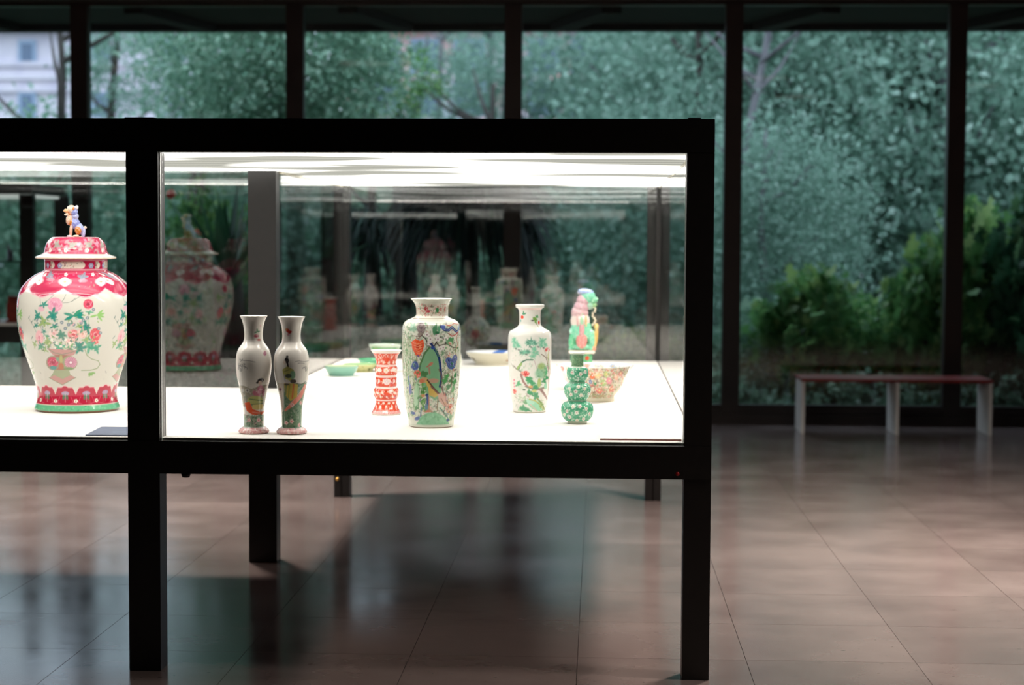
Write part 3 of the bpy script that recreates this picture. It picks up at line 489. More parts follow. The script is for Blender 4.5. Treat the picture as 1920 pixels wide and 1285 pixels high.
# ---- 4. iron-red ribbed beaker
RDS = .002198; RED = (218, 72, 40)
RP = [(29.5, 657.6), (28, 659.8), (24.6, 664), (21.4, 670), (19.3, 679), (18.5, 685.5), (19.4, 687.4), (20.8, 691), (21.1, 696), (20.2, 702), (18.9, 705.3), (18.2, 706.6), (19.4, 707.8), (20, 712), (20, 722), (19.4, 725.4), (18.8, 726.6), (20.6, 728), (23.2, 732.5), (23.5, 738), (22.4, 744), (20, 749), (19.6, 753), (20.4, 760), (23, 767), (26.2, 773), (27.6, 776), (26.2, 778.4)]
def red_paint(P):
    rn = random.Random(51); P.band(657, 662, (240, 232, 226)); 
    for y0, y1 in ((663, 684.5), (687.6, 704.4), (708.4, 725.2), (728.6, 750), (752, 771)): P.band(y0, y1, RED)
    for y in (685.5, 706.5, 726.8, 750.6): P.band(y-.8, y+.8, (248, 205, 195))
    P.band(771, 777, (232, 165, 160)); P.fill(rn, 40, -27, 27, 771, 776, [(190, 80, 90), (250, 230, 225), (205, 110, 110)], .7, 1.8, .8); P.band(776, 779, (235, 225, 215))
    WH = (250, 226, 214)
    for k in range(-3, 4):
        t = k*.52
        def at_(y, dt=0): return (t+dt)*float(P.r(y))
        P.spray(0, 0, .1, 1, WH) if False else None
        P.ell(at_(694), 694.5, 2.6, 2.8, WH, raw=True) if k % 2 else P.flower(at_(694), 695, 5, WH, (220, 190, 120), 5, raw=True)
        P.ell(at_(716, .26), 716, 1.8, 4, WH, .5, raw=True); P.ell(at_(716, -.2), 714, 1.8, 3.6, WH, -.6, raw=True)
        P.ell(at_(740, .26), 737, 4, 2.4, WH, .5, raw=True); P.ell(at_(740, .05), 744, 1.6, 2.8, WH, -.3, raw=True); P.line([(at_(738)-4, 733), (at_(738), 741), (at_(738)+3, 733)], .8, WH, .9, True)
        P.ell(at_(763), 764, 2, 4.2, WH, 0, raw=True); P.ell(at_(763), 766, .9, 2, RED, 0, raw=True); P.ell(at_(756, .26), 756, 2.4, 2.2, WH, 0, raw=True)
        P.ell(at_(679, .26), 680, 1.8, 3, WH, .2, raw=True); P.line([(at_(668)-3, 666), (at_(672), 673), (at_(668)+3, 666)], .9, WH, .9, True)
    P.fill(rn, 60, -24, 24, 664, 684, [(250, 205, 190), (240, 165, 140)], .7, 1.9, .8, 'curl'); P.fill(rn, 45, -20, 20, 689, 703, [(250, 215, 200)], .7, 1.5, .8); P.fill(rn, 45, -20, 20, 709, 725, [(250, 215, 200), (205, 140, 170)], .7, 1.6, .8); P.fill(rn, 50, -23, 23, 730, 749, [(250, 215, 200), (190, 140, 170), (225, 215, 150)], .8, 2, .8); P.fill(rn, 40, -24, 24, 753, 770, [(250, 215, 200)], .7, 1.5, .8)
    P.chrys(1, 716, 6, (245, 225, 222), (200, 150, 160), 10); P.ell(-13, 694, 4, 4, (248, 232, 225)); P.ell(14, 693, 4, 4, (248, 232, 225)); P.ell(9, 733, 4, 2.6, (242, 232, 232)); P.ell(2, 739, 8, 3.5, (225, 70, 35), .3); P.ell(2, 674, 6, 4, (225, 66, 30))
v = tag(empty('ribbed_beaker', spot(-.872, 7.204), facing(-.872, 7.204)), 'small orange-red and white ribbed beaker vase with flaring rim', 'vase')
lathe('body', RP, 779.5, RDS, None, v, red_paint, (228, 222, 216), nth=180, nz=150, thick=1.2)

# ---- 5. pheasant vase
PKS = .002059
PP = [(38.7, 560.8), (38, 562.4), (34.5, 566), (31.3, 571), (29.2, 577), (28.6, 584), (28.8, 590.5), (31, 594.5), (38, 598), (46, 601.5), (51.2, 606.5), (53.8, 613), (54.8, 625), (54.9, 650), (54.2, 680), (53, 710), (51, 735), (48.4, 755), (45.6, 775), (43.4, 787), (42.4, 795), (41.8, 798), (40, 800.4)]
def pheasant_paint(P):
    rn = random.Random(61); B = (50, 78, 150); DB = (35, 55, 110); G2 = (125, 175, 135); G3 = (70, 130, 85); BR = (110, 85, 80); PKc = (215, 120, 110); GT = (95, 90, 85)
    P.band(571, 593, (216, 205, 190)); P.fill(rn, 130, -28, 28, 570, 593, [(140, 160, 130), (190, 80, 80), (120, 110, 100), (235, 228, 215), (90, 150, 110), (205, 140, 130)], .8, 2.6, .8)
    P.peony(-10, 579, 4, (200, 80, 80), (150, 40, 50)); P.ell(-6, 584, 4, 2.4, (190, 70, 80)); P.ell(11, 582, 3, 5, (70, 140, 95)); P.ell(25, 580, 2.5, 6, (210, 90, 90), a=.8)
    P.band(596.6, 598.2, (150, 125, 110), .8); P.band(600.6, 601.4, (150, 140, 130), .5)
    # soft ground tone of the crowded painting
    P.band(640, 786, (205, 208, 186), .45); P.fill(rn, 900, -54, 54, 606, 784, [(196, 204, 180), (140, 172, 145), (120, 115, 110), (214, 178, 168), (88, 145, 102), (180, 196, 165), (110, 150, 115)], 1.2, 4.2, .62); P.fill(rn, 300, -54, 54, 610, 780, [(95, 88, 84), (150, 105, 100), (80, 125, 92), (110, 105, 100)], 2, 4.5, .75, 'curl')
    # bamboo and foliage on the left
    for k in range(11): x = -52+2.4*k; P.line([(x, 625+rn.uniform(0, 14)), (x+rn.uniform(-2, 2), 720+rn.uniform(0, 40))], 1.1, rn.choice([(150, 175, 130), (110, 150, 110), (175, 190, 150)]), .9)
    P.fill(rn, 60, -54, -38, 612, 720, [(110, 160, 120), (140, 170, 130)], 2, 4, .8)
    P.ell(-34, 614, 7, 7, (165, 200, 175), a=.8); P.spray(-34, 614, 8, 8, (150, 190, 165), vein=(90, 140, 110))
    # grey flower, stem, plum branch
    P.peony(-19, 614, 8.5, (140, 125, 125), (95, 80, 85), (180, 168, 162), 10, 3); P.ell(-21, 626, 5, 4, (150, 138, 130)); P.line([(-36, 628), (-20, 630), (-14, 622)], 1.2, BR)
    P.line([(-17, 628), (-10, 634), (-6, 644), (2, 652), (9, 640), (14, 646)], 2.2, (70, 62, 62)); P.line([(9, 640), (16, 630), (24, 634)], 1.6, (80, 70, 70)); P.line([(14, 646), (28, 643), (40, 650), (50, 652)], 2, GT)
    for x, y in ((-8, 626), (-2, 634), (-3, 642), (9, 626), (12, 634), (16, 652), (27, 634), (22, 650)): P.flower(x, y, 5, (232, 228, 225), (160, 130, 140), 5)
    P.ell(6, 618, 4, 9, (80, 140, 100)); P.ell(11, 622, 4, 3, (50, 110, 75)); P.ell(14, 615, 3, 6, (100, 160, 120)); P.ell(9, 612, 2, 7, (85, 140, 100))
    # ribbons
    P.line([(18, 611), (24, 617), (32, 618), (38, 613), (44, 619), (48, 622), (52, 612)], 5.2, DB); P.line([(18, 611), (24, 617), (32, 618), (38, 613), (44, 619), (48, 622), (52, 612)], 1.2, (150, 165, 205)); P.ell(22, 612, 5, 4, (90, 110, 180))
    P.line([(26, 608), (34, 610), (42, 606), (50, 608)], 1.4, (215, 110, 90)); P.line([(32, 624), (38, 629), (46, 626), (50, 621)], 2, (190, 90, 85)); P.line([(50, 622), (46, 634), (49, 645), (44, 660), (47, 680)], 1.6, (200, 130, 115))
    P.spray(37, 634, 8, 5, (85, 150, 100), .2, 3.3, .35); P.spray(30, 640, 6, 5, (110, 165, 120))
    # red peony
    P.poly([(-37, 640), (-29, 634), (-22, 638), (-15, 634), (-13, 646), (-16, 656), (-23, 668), (-29, 664), (-35, 652)], (226, 92, 55)); P.peony(-25, 648, 9.5, (226, 88, 50), (180, 50, 30), (245, 170, 130), 12, 5)
    for k in range(5): P.line([(-34+k*2, 641+k*5), (-26+k, 644+k*4.4), (-17-k*.4, 641+k*4.4)], 1, (245, 175, 140), .8)
    # green rock with blue edge
    P.poly([(-24, 700), (-20, 680), (-14, 662), (-6, 652), (1, 648), (8, 656), (14, 670), (18, 690), (18, 740), (6, 748), (-8, 735), (-18, 716)], G2); P.line([(-24, 704), (-20, 680), (-12, 660), (-4, 650)], 3.4, (85, 125, 80))
    P.line([(0, 643), (4, 650), (10, 658), (14, 668), (16, 678), (17, 690), (19, 708), (16, 722)], 4.6, DB); P.line([(6, 650), (14, 666)], 1.4, (90, 140, 100)); P.ell(3, 650, 4, 3, B)
    P.ell(-4, 690, 8, 16, (130, 185, 145), .1, .6); P.ell(4, 700, 9, 18, (115, 170, 130), 0, .5)
    # blue flowers
    P.peony(38, 681, 12, (75, 95, 150), (30, 45, 90), (170, 185, 215), 10, 8); P.peony(44, 671, 8, (100, 110, 165), (50, 60, 110), (185, 190, 215), 7, 9); P.peony(32, 674, 7, (85, 105, 160), (35, 50, 100), (170, 190, 220), 6, 19)
    P.peony(-30, 684, 7.5, (65, 90, 155), (35, 50, 110), (150, 170, 210), 9, 10)
    P.peony(-26, 699, 7.5, (228, 115, 95), (200, 70, 55), (248, 190, 170), 7, 11)
    P.spray(-12, 695, 9, 5, (75, 125, 75), .5, 3.2, .4)
    # small bird and pheasant
    P.ell(-1, 680, 4.6, 2.8, (195, 125, 105), -.6); P.ell(-6, 684, 4, 1.4, (180, 110, 95), -.5); P.line([(-4, 687), (-3, 698)], 3.4, (175, 120, 110), .8)
    P.ell(-13, 710, 8, 5, (200, 150, 110)); P.ell(-18, 712, 5, 4, (205, 120, 90)); P.ell(4, 711, 10, 4.4, (190, 145, 125), 0, .9)
    P.poly([(-9, 706), (-4, 712), (2, 722), (10, 731), (16, 738), (6, 742), (-4, 738), (-6, 724), (-11, 714)], (205, 175, 95)); P.line([(-7, 710), (4, 724), (14, 735)], 3, (85, 65, 50)); P.line([(0, 722), (14, 736), (22, 736)], 3, (120, 85, 85))
    P.poly([(12, 736), (24, 732), (30, 745), (34, 762), (38, 775), (30, 772), (22, 758), (14, 748)], (205, 165, 150)); P.line([(18, 744), (28, 762), (36, 776)], 1.8, (150, 110, 90)); P.line([(14, 690), (20, 705), (18, 720), (24, 738)], 2.2, (110, 95, 85))
    P.line([(-5, 740), (-4, 765)], 2.4, (185, 125, 90)); P.line([(12, 745), (11, 766)], 1.6, (140, 120, 90)); P.ell(-7, 768, 8, 2.2, (200, 120, 95))
    # lower rocks, leaves
    P.ell(-27, 740, 6, 26, (165, 205, 165), .05); P.ell(-28, 740, 3.5, 22, (180, 215, 180)); P.line([(-22, 725), (-24, 765)], 1.4, (90, 140, 95))
    P.fill(rn, 50, -20, -8, 718, 768, [(90, 155, 70), (70, 130, 60), (120, 170, 90)], 2, 4, .9); P.ell(-15, 739, 4, 2.6, (205, 140, 90)); P.ell(-8, 738, 3, 3, DB); P.line([(-7, 740), (-7, 756)], 4, (50, 75, 140)); P.ell(-9, 760, 3, 6, (90, 130, 150))
    P.ell(-39, 728, 4, 10, (110, 120, 170)); P.line([(-42, 705), (-40, 722)], 3, (120, 135, 185)); P.line([(-44, 740), (-38, 765)], 1.4, (130, 165, 120)); P.line([(-34, 735), (-32, 768)], 1.4, (130, 165, 120)); P.line([(-48, 720), (-42, 770)], 1.6, (175, 200, 165))
    P.ell(-34, 773, 6, 3, (80, 95, 160)); P.ell(-25, 782, 8, 3.4, (85, 105, 165), -.3); P.line([(-18, 762), (-20, 778)], 2, (90, 110, 150)); P.spray(-42, 778, 7, 5, (120, 160, 110))
    P.poly([(-24, 788), (-16, 776), (-4, 770), (8, 770), (20, 776), (30, 786), (34, 794), (-28, 794)], (132, 190, 150)); P.fill(rn, 36, -22, 26, 774, 793, [(110, 170, 130), (150, 205, 165)], 2, 5, .6); P.line([(16, 762), (24, 772), (32, 784)], 2.4, (80, 130, 110)); P.ell(31, 786, 4, 3, (55, 80, 130))
    P.fill(rn, 70, 20, 50, 640, 780, [(60, 125, 78), (95, 160, 100), (60, 55, 55), (205, 120, 110)], 1.4, 3.6, .85); P.fill(rn, 60, -50, -20, 660, 780, [(70, 130, 80), (100, 160, 100), (70, 90, 150), (140, 170, 130)], 1.4, 3.6, .85)
    for x, y in ((26, 715), (38, 712), (45, 716), (34, 724), (30, 706), (41, 728), (46, 704)): P.spray(x, y, 7, 5, rn.choice([(75, 150, 85), (60, 125, 75), (110, 165, 115)]), rn.random()*3, 4+rn.random()*3, .38)
    P.line([(40, 690), (38, 712), (36, 740)], 1.3, (110, 85, 70)); P.line([(30, 696), (36, 706)], 1.2, (120, 90, 75)); P.fill(rn, 60, 26, 46, 742, 775, [(205, 110, 95), (215, 170, 120), (120, 130, 110), (230, 215, 195), (150, 150, 170)], 1, 3, .8); P.peony(36, 760, 5, (205, 115, 90), (180, 70, 60))
    for k in range(5): P.line([(26+k*5, 735), (28+k*4.4, 770)], 1, rn.choice([(150, 130, 110), (175, 110, 105), (120, 150, 115)]), .8)
    P.spray(36, 782, 7, 6, (115, 160, 115)); P.band(794.5, 795.5, (170, 185, 160), .7); P.band(798.8, 803, (150, 120, 95))
v = tag(empty('pheasant_vase', spot(-.643, 6.754), facing(-.643, 6.754)), 'tallest front vase, crowded with a painted pheasant, green rock, red and blue flowers', 'vase')
lathe('body', PP, 803.5, PKS, None, v, pheasant_paint, (220, 222, 208), nth=380, nz=270, thick=1.6)

# ---- 6. white flowering tree vase
WS = .00224
WP = [(26.6, 570.8), (27.2, 572), (26.8, 575.4), (25.4, 577.2), (22.6, 578.4), (20.9, 583), (20.2, 592), (20.2, 603), (20.8, 608), (23, 611.6), (29, 616), (36, 619.6), (39.2, 624), (40.6, 631), (41, 645), (40.8, 665), (39.6, 690), (37.9, 715), (36, 733), (34, 750), (32.4, 762), (31.8, 768), (31, 770.6), (29, 772)]
def white_paint(P):
    rn = random.Random(71); TG = (120, 190, 160); G = (60, 150, 100); BK = (160, 125, 120); BK2 = (120, 100, 95)
    P.band(576.5, 580.5, (236, 205, 202), .8); P.ell(-14.5, 594, 3.8, 3.2, (225, 75, 50)); P.spray(-12, 589, 5, 4, (70, 150, 110), 3.6, 6, .3); P.ell(-17, 601, 2, 2, (120, 180, 175)); P.spray(9, 600, 7, 5, (120, 165, 80), -2.2, .8, .3); P.ell(5, 600, 3, 1.3, (60, 70, 50)); P.ell(17, 604, 3, 3.4, (222, 75, 55)); P.spray(13, 594, 5, 3, (80, 160, 100), 3.8, 6); P.line([(12, 606), (17, 613)], 1.2, (150, 160, 110))
    for x, y, r_ in ((-29, 638, 8), (-22, 646, 7), (-29, 647, 5), (3, 640, 8), (9, 641, 6), (-3, 641, 6), (24, 637, 8), (29, 645, 6), (21, 645, 6), (11, 659, 7), (6, 665, 6), (8, 652, 6), (-9, 658, 6), (-15, 659, 5), (-3, 657, 5)):
        P.ell(x, y, r_, r_*.6, (165, 212, 190) if y < 652 else (140, 195, 170), 0, .75, 1.4); P.spray(x, y, r_, 9, TG if rn.random() < .7 else (90, 150, 130), 0, 6.28, .14)
    for x, y in ((26, 650), (-20, 654), (-26, 652), (16, 648), (2, 648), (-6, 662)): P.ell(x, y, 3, 1.6, (110, 120, 115), .3, .8)
    P.fill(rn, 120, -38, 38, 655, 766, [(190, 215, 200), (160, 200, 175), (175, 190, 170), (205, 180, 178), (120, 175, 140)], 1, 2.8, .55)
    P.line([(-30, 684), (-24, 690), (-16, 694), (-14, 702)], 2.6, (150, 150, 135)); P.line([(-30, 688), (-34, 680)], 1.2, (150, 150, 140)); P.line([(-20, 690), (-14, 676), (-6, 672), (6, 672)], 2.6, (85, 125, 105)); P.line([(-22, 688), (-16, 680)], 5, (150, 180, 115))
    P.line([(8, 672), (14, 690)], 1.2, (190, 165, 170)); P.line([(-16, 700), (-12, 712), (-4, 722), (8, 726), (22, 727), (30, 724)], 4, BK); P.line([(-8, 722), (6, 727), (20, 726), (30, 722)], 1.8, (100, 130, 95))
    P.line([(20, 727), (28, 738), (34, 752), (33, 762)], 5.5, BK); P.line([(22, 728), (30, 742), (35, 754)], 1.4, BK2); P.line([(33, 680), (36, 700), (35, 725), (34, 750)], 3.2, (170, 140, 135)); P.line([(22, 662), (30, 668), (34, 682)], 1.8, (130, 110, 95)); P.line([(36, 650), (34, 668), (37, 690)], 3, (185, 190, 140)); P.line([(35, 670), (36, 690)], 1.6, (95, 140, 90))
    for k in range(4): P.line([(24+k*3, 650+k*6), (33, 664+k*8)], .9, (150, 130, 115), .7)
    P.ell(24, 694, 13, 13, (150, 190, 155), 0, .9, 1.6); P.ell(22, 684, 8, 6, (160, 185, 120), 0, .9, 1.5); P.ell(18, 698, 9, 8, (145, 195, 165), 0, .8, 2); P.fill(rn, 36, 14, 34, 680, 704, [(110, 160, 120), (175, 200, 160), (100, 150, 110)], 1, 3, .6)
    P.peony(-7, 698, 6.5, (228, 80, 78), (185, 40, 50), (250, 190, 180), 5.5, 2); P.ell(-13, 696, 3, 2.6, (240, 160, 150)); P.peony(-28, 732, 5.6, (228, 95, 85), (190, 50, 50), (250, 200, 190), 4.6, 3)
    for x, y in ((-29, 711), (-29, 717), (-28, 723), (33, 652), (36, 655)): P.ell(x, y, 2.6, 2.2, (238, 170, 180)); P.ell(x+.5, y-.5, 1, 1.2, (200, 80, 110))
    P.peony(31, 654, 3.5, (222, 105, 90), (190, 60, 60)); 
    for x, y, r_ in ((0, 710, 8), (6, 714, 8), (13, 720, 8), (-1, 706, 6), (-21, 718, 6), (-19, 716, 5), (1, 732, 6), (3, 734, 6), (13, 739, 8), (31, 697, 6), (28, 711, 7), (33, 704, 6), (18, 718, 5)): P.spray(x, y, r_, 5, G if rn.random() < .7 else (90, 170, 120), rn.random(), 3+rn.random()*3, .32)
    P.ell(18, 715, 4, 9, (170, 190, 120)); P.ell(30, 722, 5, 6, (140, 195, 165)); P.ell(2, 722, 4, 2, (220, 165, 100)); P.ell(9, 730, 5, 2.5, (190, 190, 120)); P.ell(-16, 724, 6, 5, (205, 215, 200), 0, .8); P.ell(-10, 728, 3, 1.6, (90, 110, 90)); P.fill(rn, 24, -28, 0, 734, 752, [(150, 185, 145), (190, 205, 175), (175, 150, 150)], 1.5, 3.6, .7)
    for k in range(3): P.line([(-24, 740+k*5), (-6, 744+k*5)], .9, (160, 175, 150), .7); P.line([(-26, 755+k*3), (-16, 759+k*3)], .8, (190, 170, 175), .7)
    P.spray(-6, 754, 8, 5, (110, 165, 120), 3.6, 6, .2); P.poly([(-22, 768), (-16, 757), (-8, 762), (0, 768)], (160, 195, 160)); P.spray(-10, 766, 9, 7, (85, 155, 115), 3.3, 6.2, .3); P.ell(12, 757, 18, 9, (150, 208, 175), .45); P.ell(2, 750, 8, 5, (170, 215, 195), .4); P.line([(0, 746), (10, 748), (20, 756), (26, 766)], 2.6, (180, 175, 100)); P.line([(14, 744), (24, 756), (28, 766)], 3.6, (125, 150, 85)); P.line([(2, 756), (14, 768)], 2, (205, 175, 165)); P.fill(rn, 20, 18, 30, 748, 768, [(120, 150, 80), (150, 180, 110)], 1.4, 3, .8); P.line([(-4, 766), (4, 768)], 2.4, (60, 145, 100))
    P.band(769.5, 773, (215, 210, 195))
v = tag(empty('tree_vase', spot(-.288, 7.371), facing(-.288, 7.371)), 'white porcelain vase with straight neck, painted with a flowering tree, right of the pheasant vase', 'vase')
lathe('body', WP, 775, WS, None, v, white_paint, (222, 220, 214), nth=300, nz=220, thick=1.6)

# ---- 7. green triple gourd
GS = .002098
GP = [(15.2, 660.6), (15.4, 662), (12.6, 664), (11.5, 667), (11.4, 684), (12.5, 686.6), (17, 688.5), (19.6, 693), (20.2, 700), (19.6, 706), (17, 712), (14.8, 715.6), (15.2, 717.4), (20, 719.4), (24.2, 724), (25.5, 730), (24.8, 736), (21.8, 743), (18.3, 748.2), (17.5, 750.6), (19, 752), (25, 754.6), (29.4, 760), (30.8, 767), (30.4, 774), (27.8, 781), (23, 787.4), (19, 789.6), (18.6, 792), (18.4, 793.8)]
def gourd_paint(P):
    rn = random.Random(81); G = (84, 172, 134); G2 = (130, 196, 165)
    P.band(663, 687, (120, 160, 125)); P.fill(rn, 60, -11, 11, 665, 686, [(90, 130, 100), (150, 180, 140), (80, 120, 90)], .7, 2, .8); P.band(661.6, 662.6, (190, 200, 185))
    P.band(688, 788, G); P.fill(rn, 160, -30, 30, 688, 788, [G2, (55, 145, 105), (155, 208, 178), (48, 130, 95)], .8, 2.6, .75)
    P.fill(rn, 190, -30, 30, 689, 788, [(200, 232, 214), (222, 238, 228)], .7, 1.7, .9, 'dot'); P.fill(rn, 60, -30, 30, 689, 788, [(160, 215, 185), (50, 125, 90)], 1, 2.4, .7, 'curl')
    for x, y in ((-10, 697), (6, 700), (15, 696), (-15, 727), (2, 723), (14, 727), (-12, 738), (7, 739), (21, 737), (-3, 732), (-1, 771), (-19, 769), (17, 764), (-14, 780), (12, 783), (0, 786), (23, 774), (-8, 760), (5, 759), (-24, 776)):
        P.flower(x, y, 3.7, (235, 232, 222), rn.choice([(210, 110, 90), (225, 200, 110), (190, 90, 110)]), 5, rot=rn.random())
    P.fill(rn, 150, -30, 30, 688, 788, [(205, 232, 216), (110, 190, 155), (60, 150, 110), (225, 236, 226)], .6, 1.6, .8)
    for y in (714.6, 716.4, 748.8, 751): P.band(y-.5, y+.5, (35, 110, 80), .8)
    P.band(715.2, 716, (170, 215, 190)); P.band(749.6, 750.4, (190, 215, 195)); P.band(788.2, 792.5, (205, 215, 195)); P.band(792.8, 796, (150, 150, 125))
v = tag(empty('triple_gourd_vase', spot(-.082, 6.912), facing(-.082, 6.912)), 'small green vase of three stacked bulbs sprinkled with little white flowers', 'vase')
lathe('body', GP, 796, GS, None, v, gourd_paint, (232, 234, 224), nth=200, nz=160, thick=1.2)

# ---- 8. flowered bowl, and the pale bowl behind
def bowl_in(P): P.fill(random.Random(6), 60, -60, 60, 684, 700, [(225, 160, 160), (140, 170, 150), (160, 165, 190), (205, 190, 170)], 1.5, 4, .8); P.flower(-30, 690, 6, (160, 175, 205)); P.flower(20, 690, 6, (225, 160, 160))
def bowl_paint(P):
    rn = random.Random(91); P.band(684, 744, (214, 208, 186)); cols = [(215, 120, 110), (225, 160, 150), (120, 165, 110), (165, 180, 120), (235, 225, 205), (130, 130, 115), (205, 150, 120), (170, 130, 130)]
    P.fill(rn, 700, -62, 62, 687, 744, cols, 1, 3.6, .8); P.fill(rn, 220, -62, 62, 687, 744, [(110, 140, 100), (150, 100, 90), (130, 120, 100)], 1.4, 3, .7, 'curl')
    P.chrys(-8, 700, 6.4, (235, 120, 65), (200, 80, 40), 12); P.ell(-12, 712, 3.6, 3.8, (85, 110, 175)); P.ell(-3, 714, 2.4, 4, (55, 145, 95))
    for x, y, c_ in ((12, 714, (165, 195, 130)), (23, 710, (235, 150, 165)), (27, 726, (210, 130, 115)), (5, 729, (225, 130, 120)), (36, 704, (230, 180, 160)), (44, 697, (220, 140, 130)), (-22, 727, (215, 150, 140)), (18, 697, (185, 200, 130)), (-30, 702, (215, 120, 130)), (48, 712, (205, 165, 140)), (2, 700, (230, 200, 150)), (-44, 696, (225, 150, 150))): P.flower(x, y, 6, c_, (240, 220, 150), 6); 
    P.fill(rn, 420, -62, 62, 687, 744, cols+[(235, 228, 210)]*4, .8, 2.4, .75)
    P.band(744, 752, (216, 210, 186)); P.band(684, 686.5, (240, 238, 230)); P.fill(rn, 30, -40, 40, 737, 743, [(185, 180, 140)], 2, 4, .7)
v = tag(empty('flowered_bowl', spot(-.007, 7.915), facing(-.007, 7.915)), 'deep bowl densely painted with small pink, orange and green flowers, behind the green gourd vase', 'bowl')
lathe('body', [(62.8, 685.4), (62, 687), (58.5, 697), (54.5, 708), (50, 719), (44, 729), (37.5, 737), (34.2, 740.6), (33.4, 743), (33.4, 749), (32.6, 751.4)], 754.5, .0024, None, v, bowl_paint, (228, 224, 208), (238, 234, 228), nth=260, nz=90, thick=1.4, inner_rows=30, inner_paint=bowl_in)
def bowl2_paint(P):
    rn = random.Random(93); P.fill(rn, 26, -70, 70, 690, 726, [(225, 175, 175), (150, 180, 160), (165, 165, 175)], 2, 5, .6); P.spray(-62, 709, 9, 4, (150, 155, 160), 2.5, 4); P.flower(-60, 690, 6, (215, 130, 140)); P.spray(62, 711, 8, 4, (160, 165, 165))
v = tag(empty('pale_bowl', spot(-.017, 8.536), facing(-.017, 8.536)), 'wide pale white bowl with sparse flower sprays, standing right behind the densely flowered bowl', 'bowl')
lathe('body', [(72.5, 686), (71, 690), (66, 702), (58, 714), (46, 723.5), (37, 727), (36.4, 729), (36, 731.4)], 733, .002588, None, v, bowl2_paint, (238, 236, 232), (240, 238, 234), nth=140, nz=44, thick=1.4, inner_rows=34, inner_full=True)

# ---- 9. little dishes on the left
def dish(name, x, y, sc, prof, base, inn, label, paint=None, ip=None):
    v = tag(empty(name, spot(x, y), facing(x, y)), label, 'dish'); lathe('body', prof, prof[-1][1], sc, None, v, paint, base, inn, nth=110, nz=30, thick=1.3, inner_rows=24, inner_paint=ip, floor_up=2, inner_full=True); return v
dish('celadon_dish', -1.361, 9.269, .002829, [(32.4, 686), (31.6, 688), (29.5, 693), (26, 699), (23.5, 701.6), (23.2, 704.2)], (150, 205, 185), (212, 226, 190), 'pale green shallow dish, nearest of the three dishes at the left edge of the deck')
dish('yellow_rimmed_dish', -1.300, 9.575, .002921, [(32.6, 682.6), (31.5, 684.8), (27.5, 689), (23.5, 693), (22.5, 696.6)], (222, 218, 160), (165, 205, 150), 'yellow shallow dish with green inside, middle one of the three dishes at the left', lambda P: (P.fill(random.Random(3), 20, -30, 30, 686, 694, [(150, 160, 90), (190, 200, 130)], 1, 2.5, .7), P.ell(16, 692, 3, 2.5, (110, 120, 60))))
dish('green_dish', -1.262, 9.90, .003000, [(32.6, 675), (31.5, 677.6), (27.5, 683), (23.5, 688), (22.4, 690.6)], (105, 190, 150), (85, 180, 130), 'bright green shallow dish, farthest of the three dishes at the left', None, lambda P: P.fill(random.Random(8), 30, -30, 30, 676, 690, [(60, 150, 105), (150, 215, 180)], 2, 5, .7))
# ---- flaring beaker far behind the red one
v = tag(empty('trumpet_beaker', spot(-1.172, 9.630), facing(-1.172, 9.630)), 'green and white flaring beaker mostly hidden behind the red ribbed beaker', 'vase')
lathe('body', [(31, 646.6), (30, 649), (26.5, 655), (22.5, 660), (18, 668), (15.5, 676), (15, 684), (18.5, 690), (20, 696)], 697, .002935, None, v, lambda P: (P.band(650, 657, (135, 185, 140)), P.fill(random.Random(4), 60, -30, 30, 649, 695, [(90, 165, 110), (215, 190, 160), (200, 215, 195), (225, 150, 120)], 1.4, 3, .8), P.band(646, 650, (214, 222, 208))), (218, 222, 208), (205, 222, 205), nth=120, nz=50, thick=1.2)
# ---- blue and white dish
def blue_in(P):
    for k in range(8): t = k*.7854-.2; P.ell(t*44, 663, 12, 7.5, (60, 110, 190), 0, 1, 1.2, True)
v = tag(empty('blue_patterned_dish', spot(-.618, 10.193), facing(-.618, 10.193)), 'wide cream dish with blue patches inside the rim, at the back behind the pheasant vase', 'dish')
lathe('body', [(49.5, 659), (48.5, 661), (44, 667), (38, 673.5), (33.5, 677.5), (32.2, 680), (32, 683.4)], 686, .003096, None, v, lambda P: (P.ell(30, 674, 6, 2.5, (190, 150, 120)), P.ell(-34, 672, 6, 3, (130, 125, 105), .5)), (222, 216, 196), (236, 238, 240), nth=200, nz=40, thick=1.5, inner_rows=24, inner_paint=blue_in, period=2*math.pi)
# ---- bottle vase behind the pheasant vase
def bottle_paint(P):
    rn = random.Random(17); P.fill(rn, 120, -38, 38, 640, 700, [(190, 80, 80), (110, 160, 110), (120, 110, 110), (215, 160, 110), (90, 110, 160), (190, 200, 170)], 1.5, 5, .8); P.peony(-4, 672, 11, (200, 110, 110), (150, 60, 70)); P.fill(rn, 60, -13, 13, 560, 628, [(130, 160, 120), (190, 130, 130), (120, 120, 120)], 1, 3, .7); P.band(562, 572, (150, 140, 120), .6); P.peony(30, 660, 9, (215, 190, 110), (180, 150, 80))
v = tag(empty('bottle_vase', spot(-.808, 9.09), facing(-.808, 9.09)), 'long necked round bottle vase, only its white mouth showing above the pheasant vase', 'vase')
lathe('body', [(13.6, 556.6), (13.8, 559), (12.2, 562), (10.6, 570), (10.6, 600), (11, 618), (13.5, 628), (21, 637), (31, 647), (37, 660), (38, 670), (35, 682), (28, 692), (21, 697), (20.4, 699), (20, 702.4)], 704, .00275, None, v, bottle_paint, (226, 228, 218), nth=140, nz=130, thick=1.4)
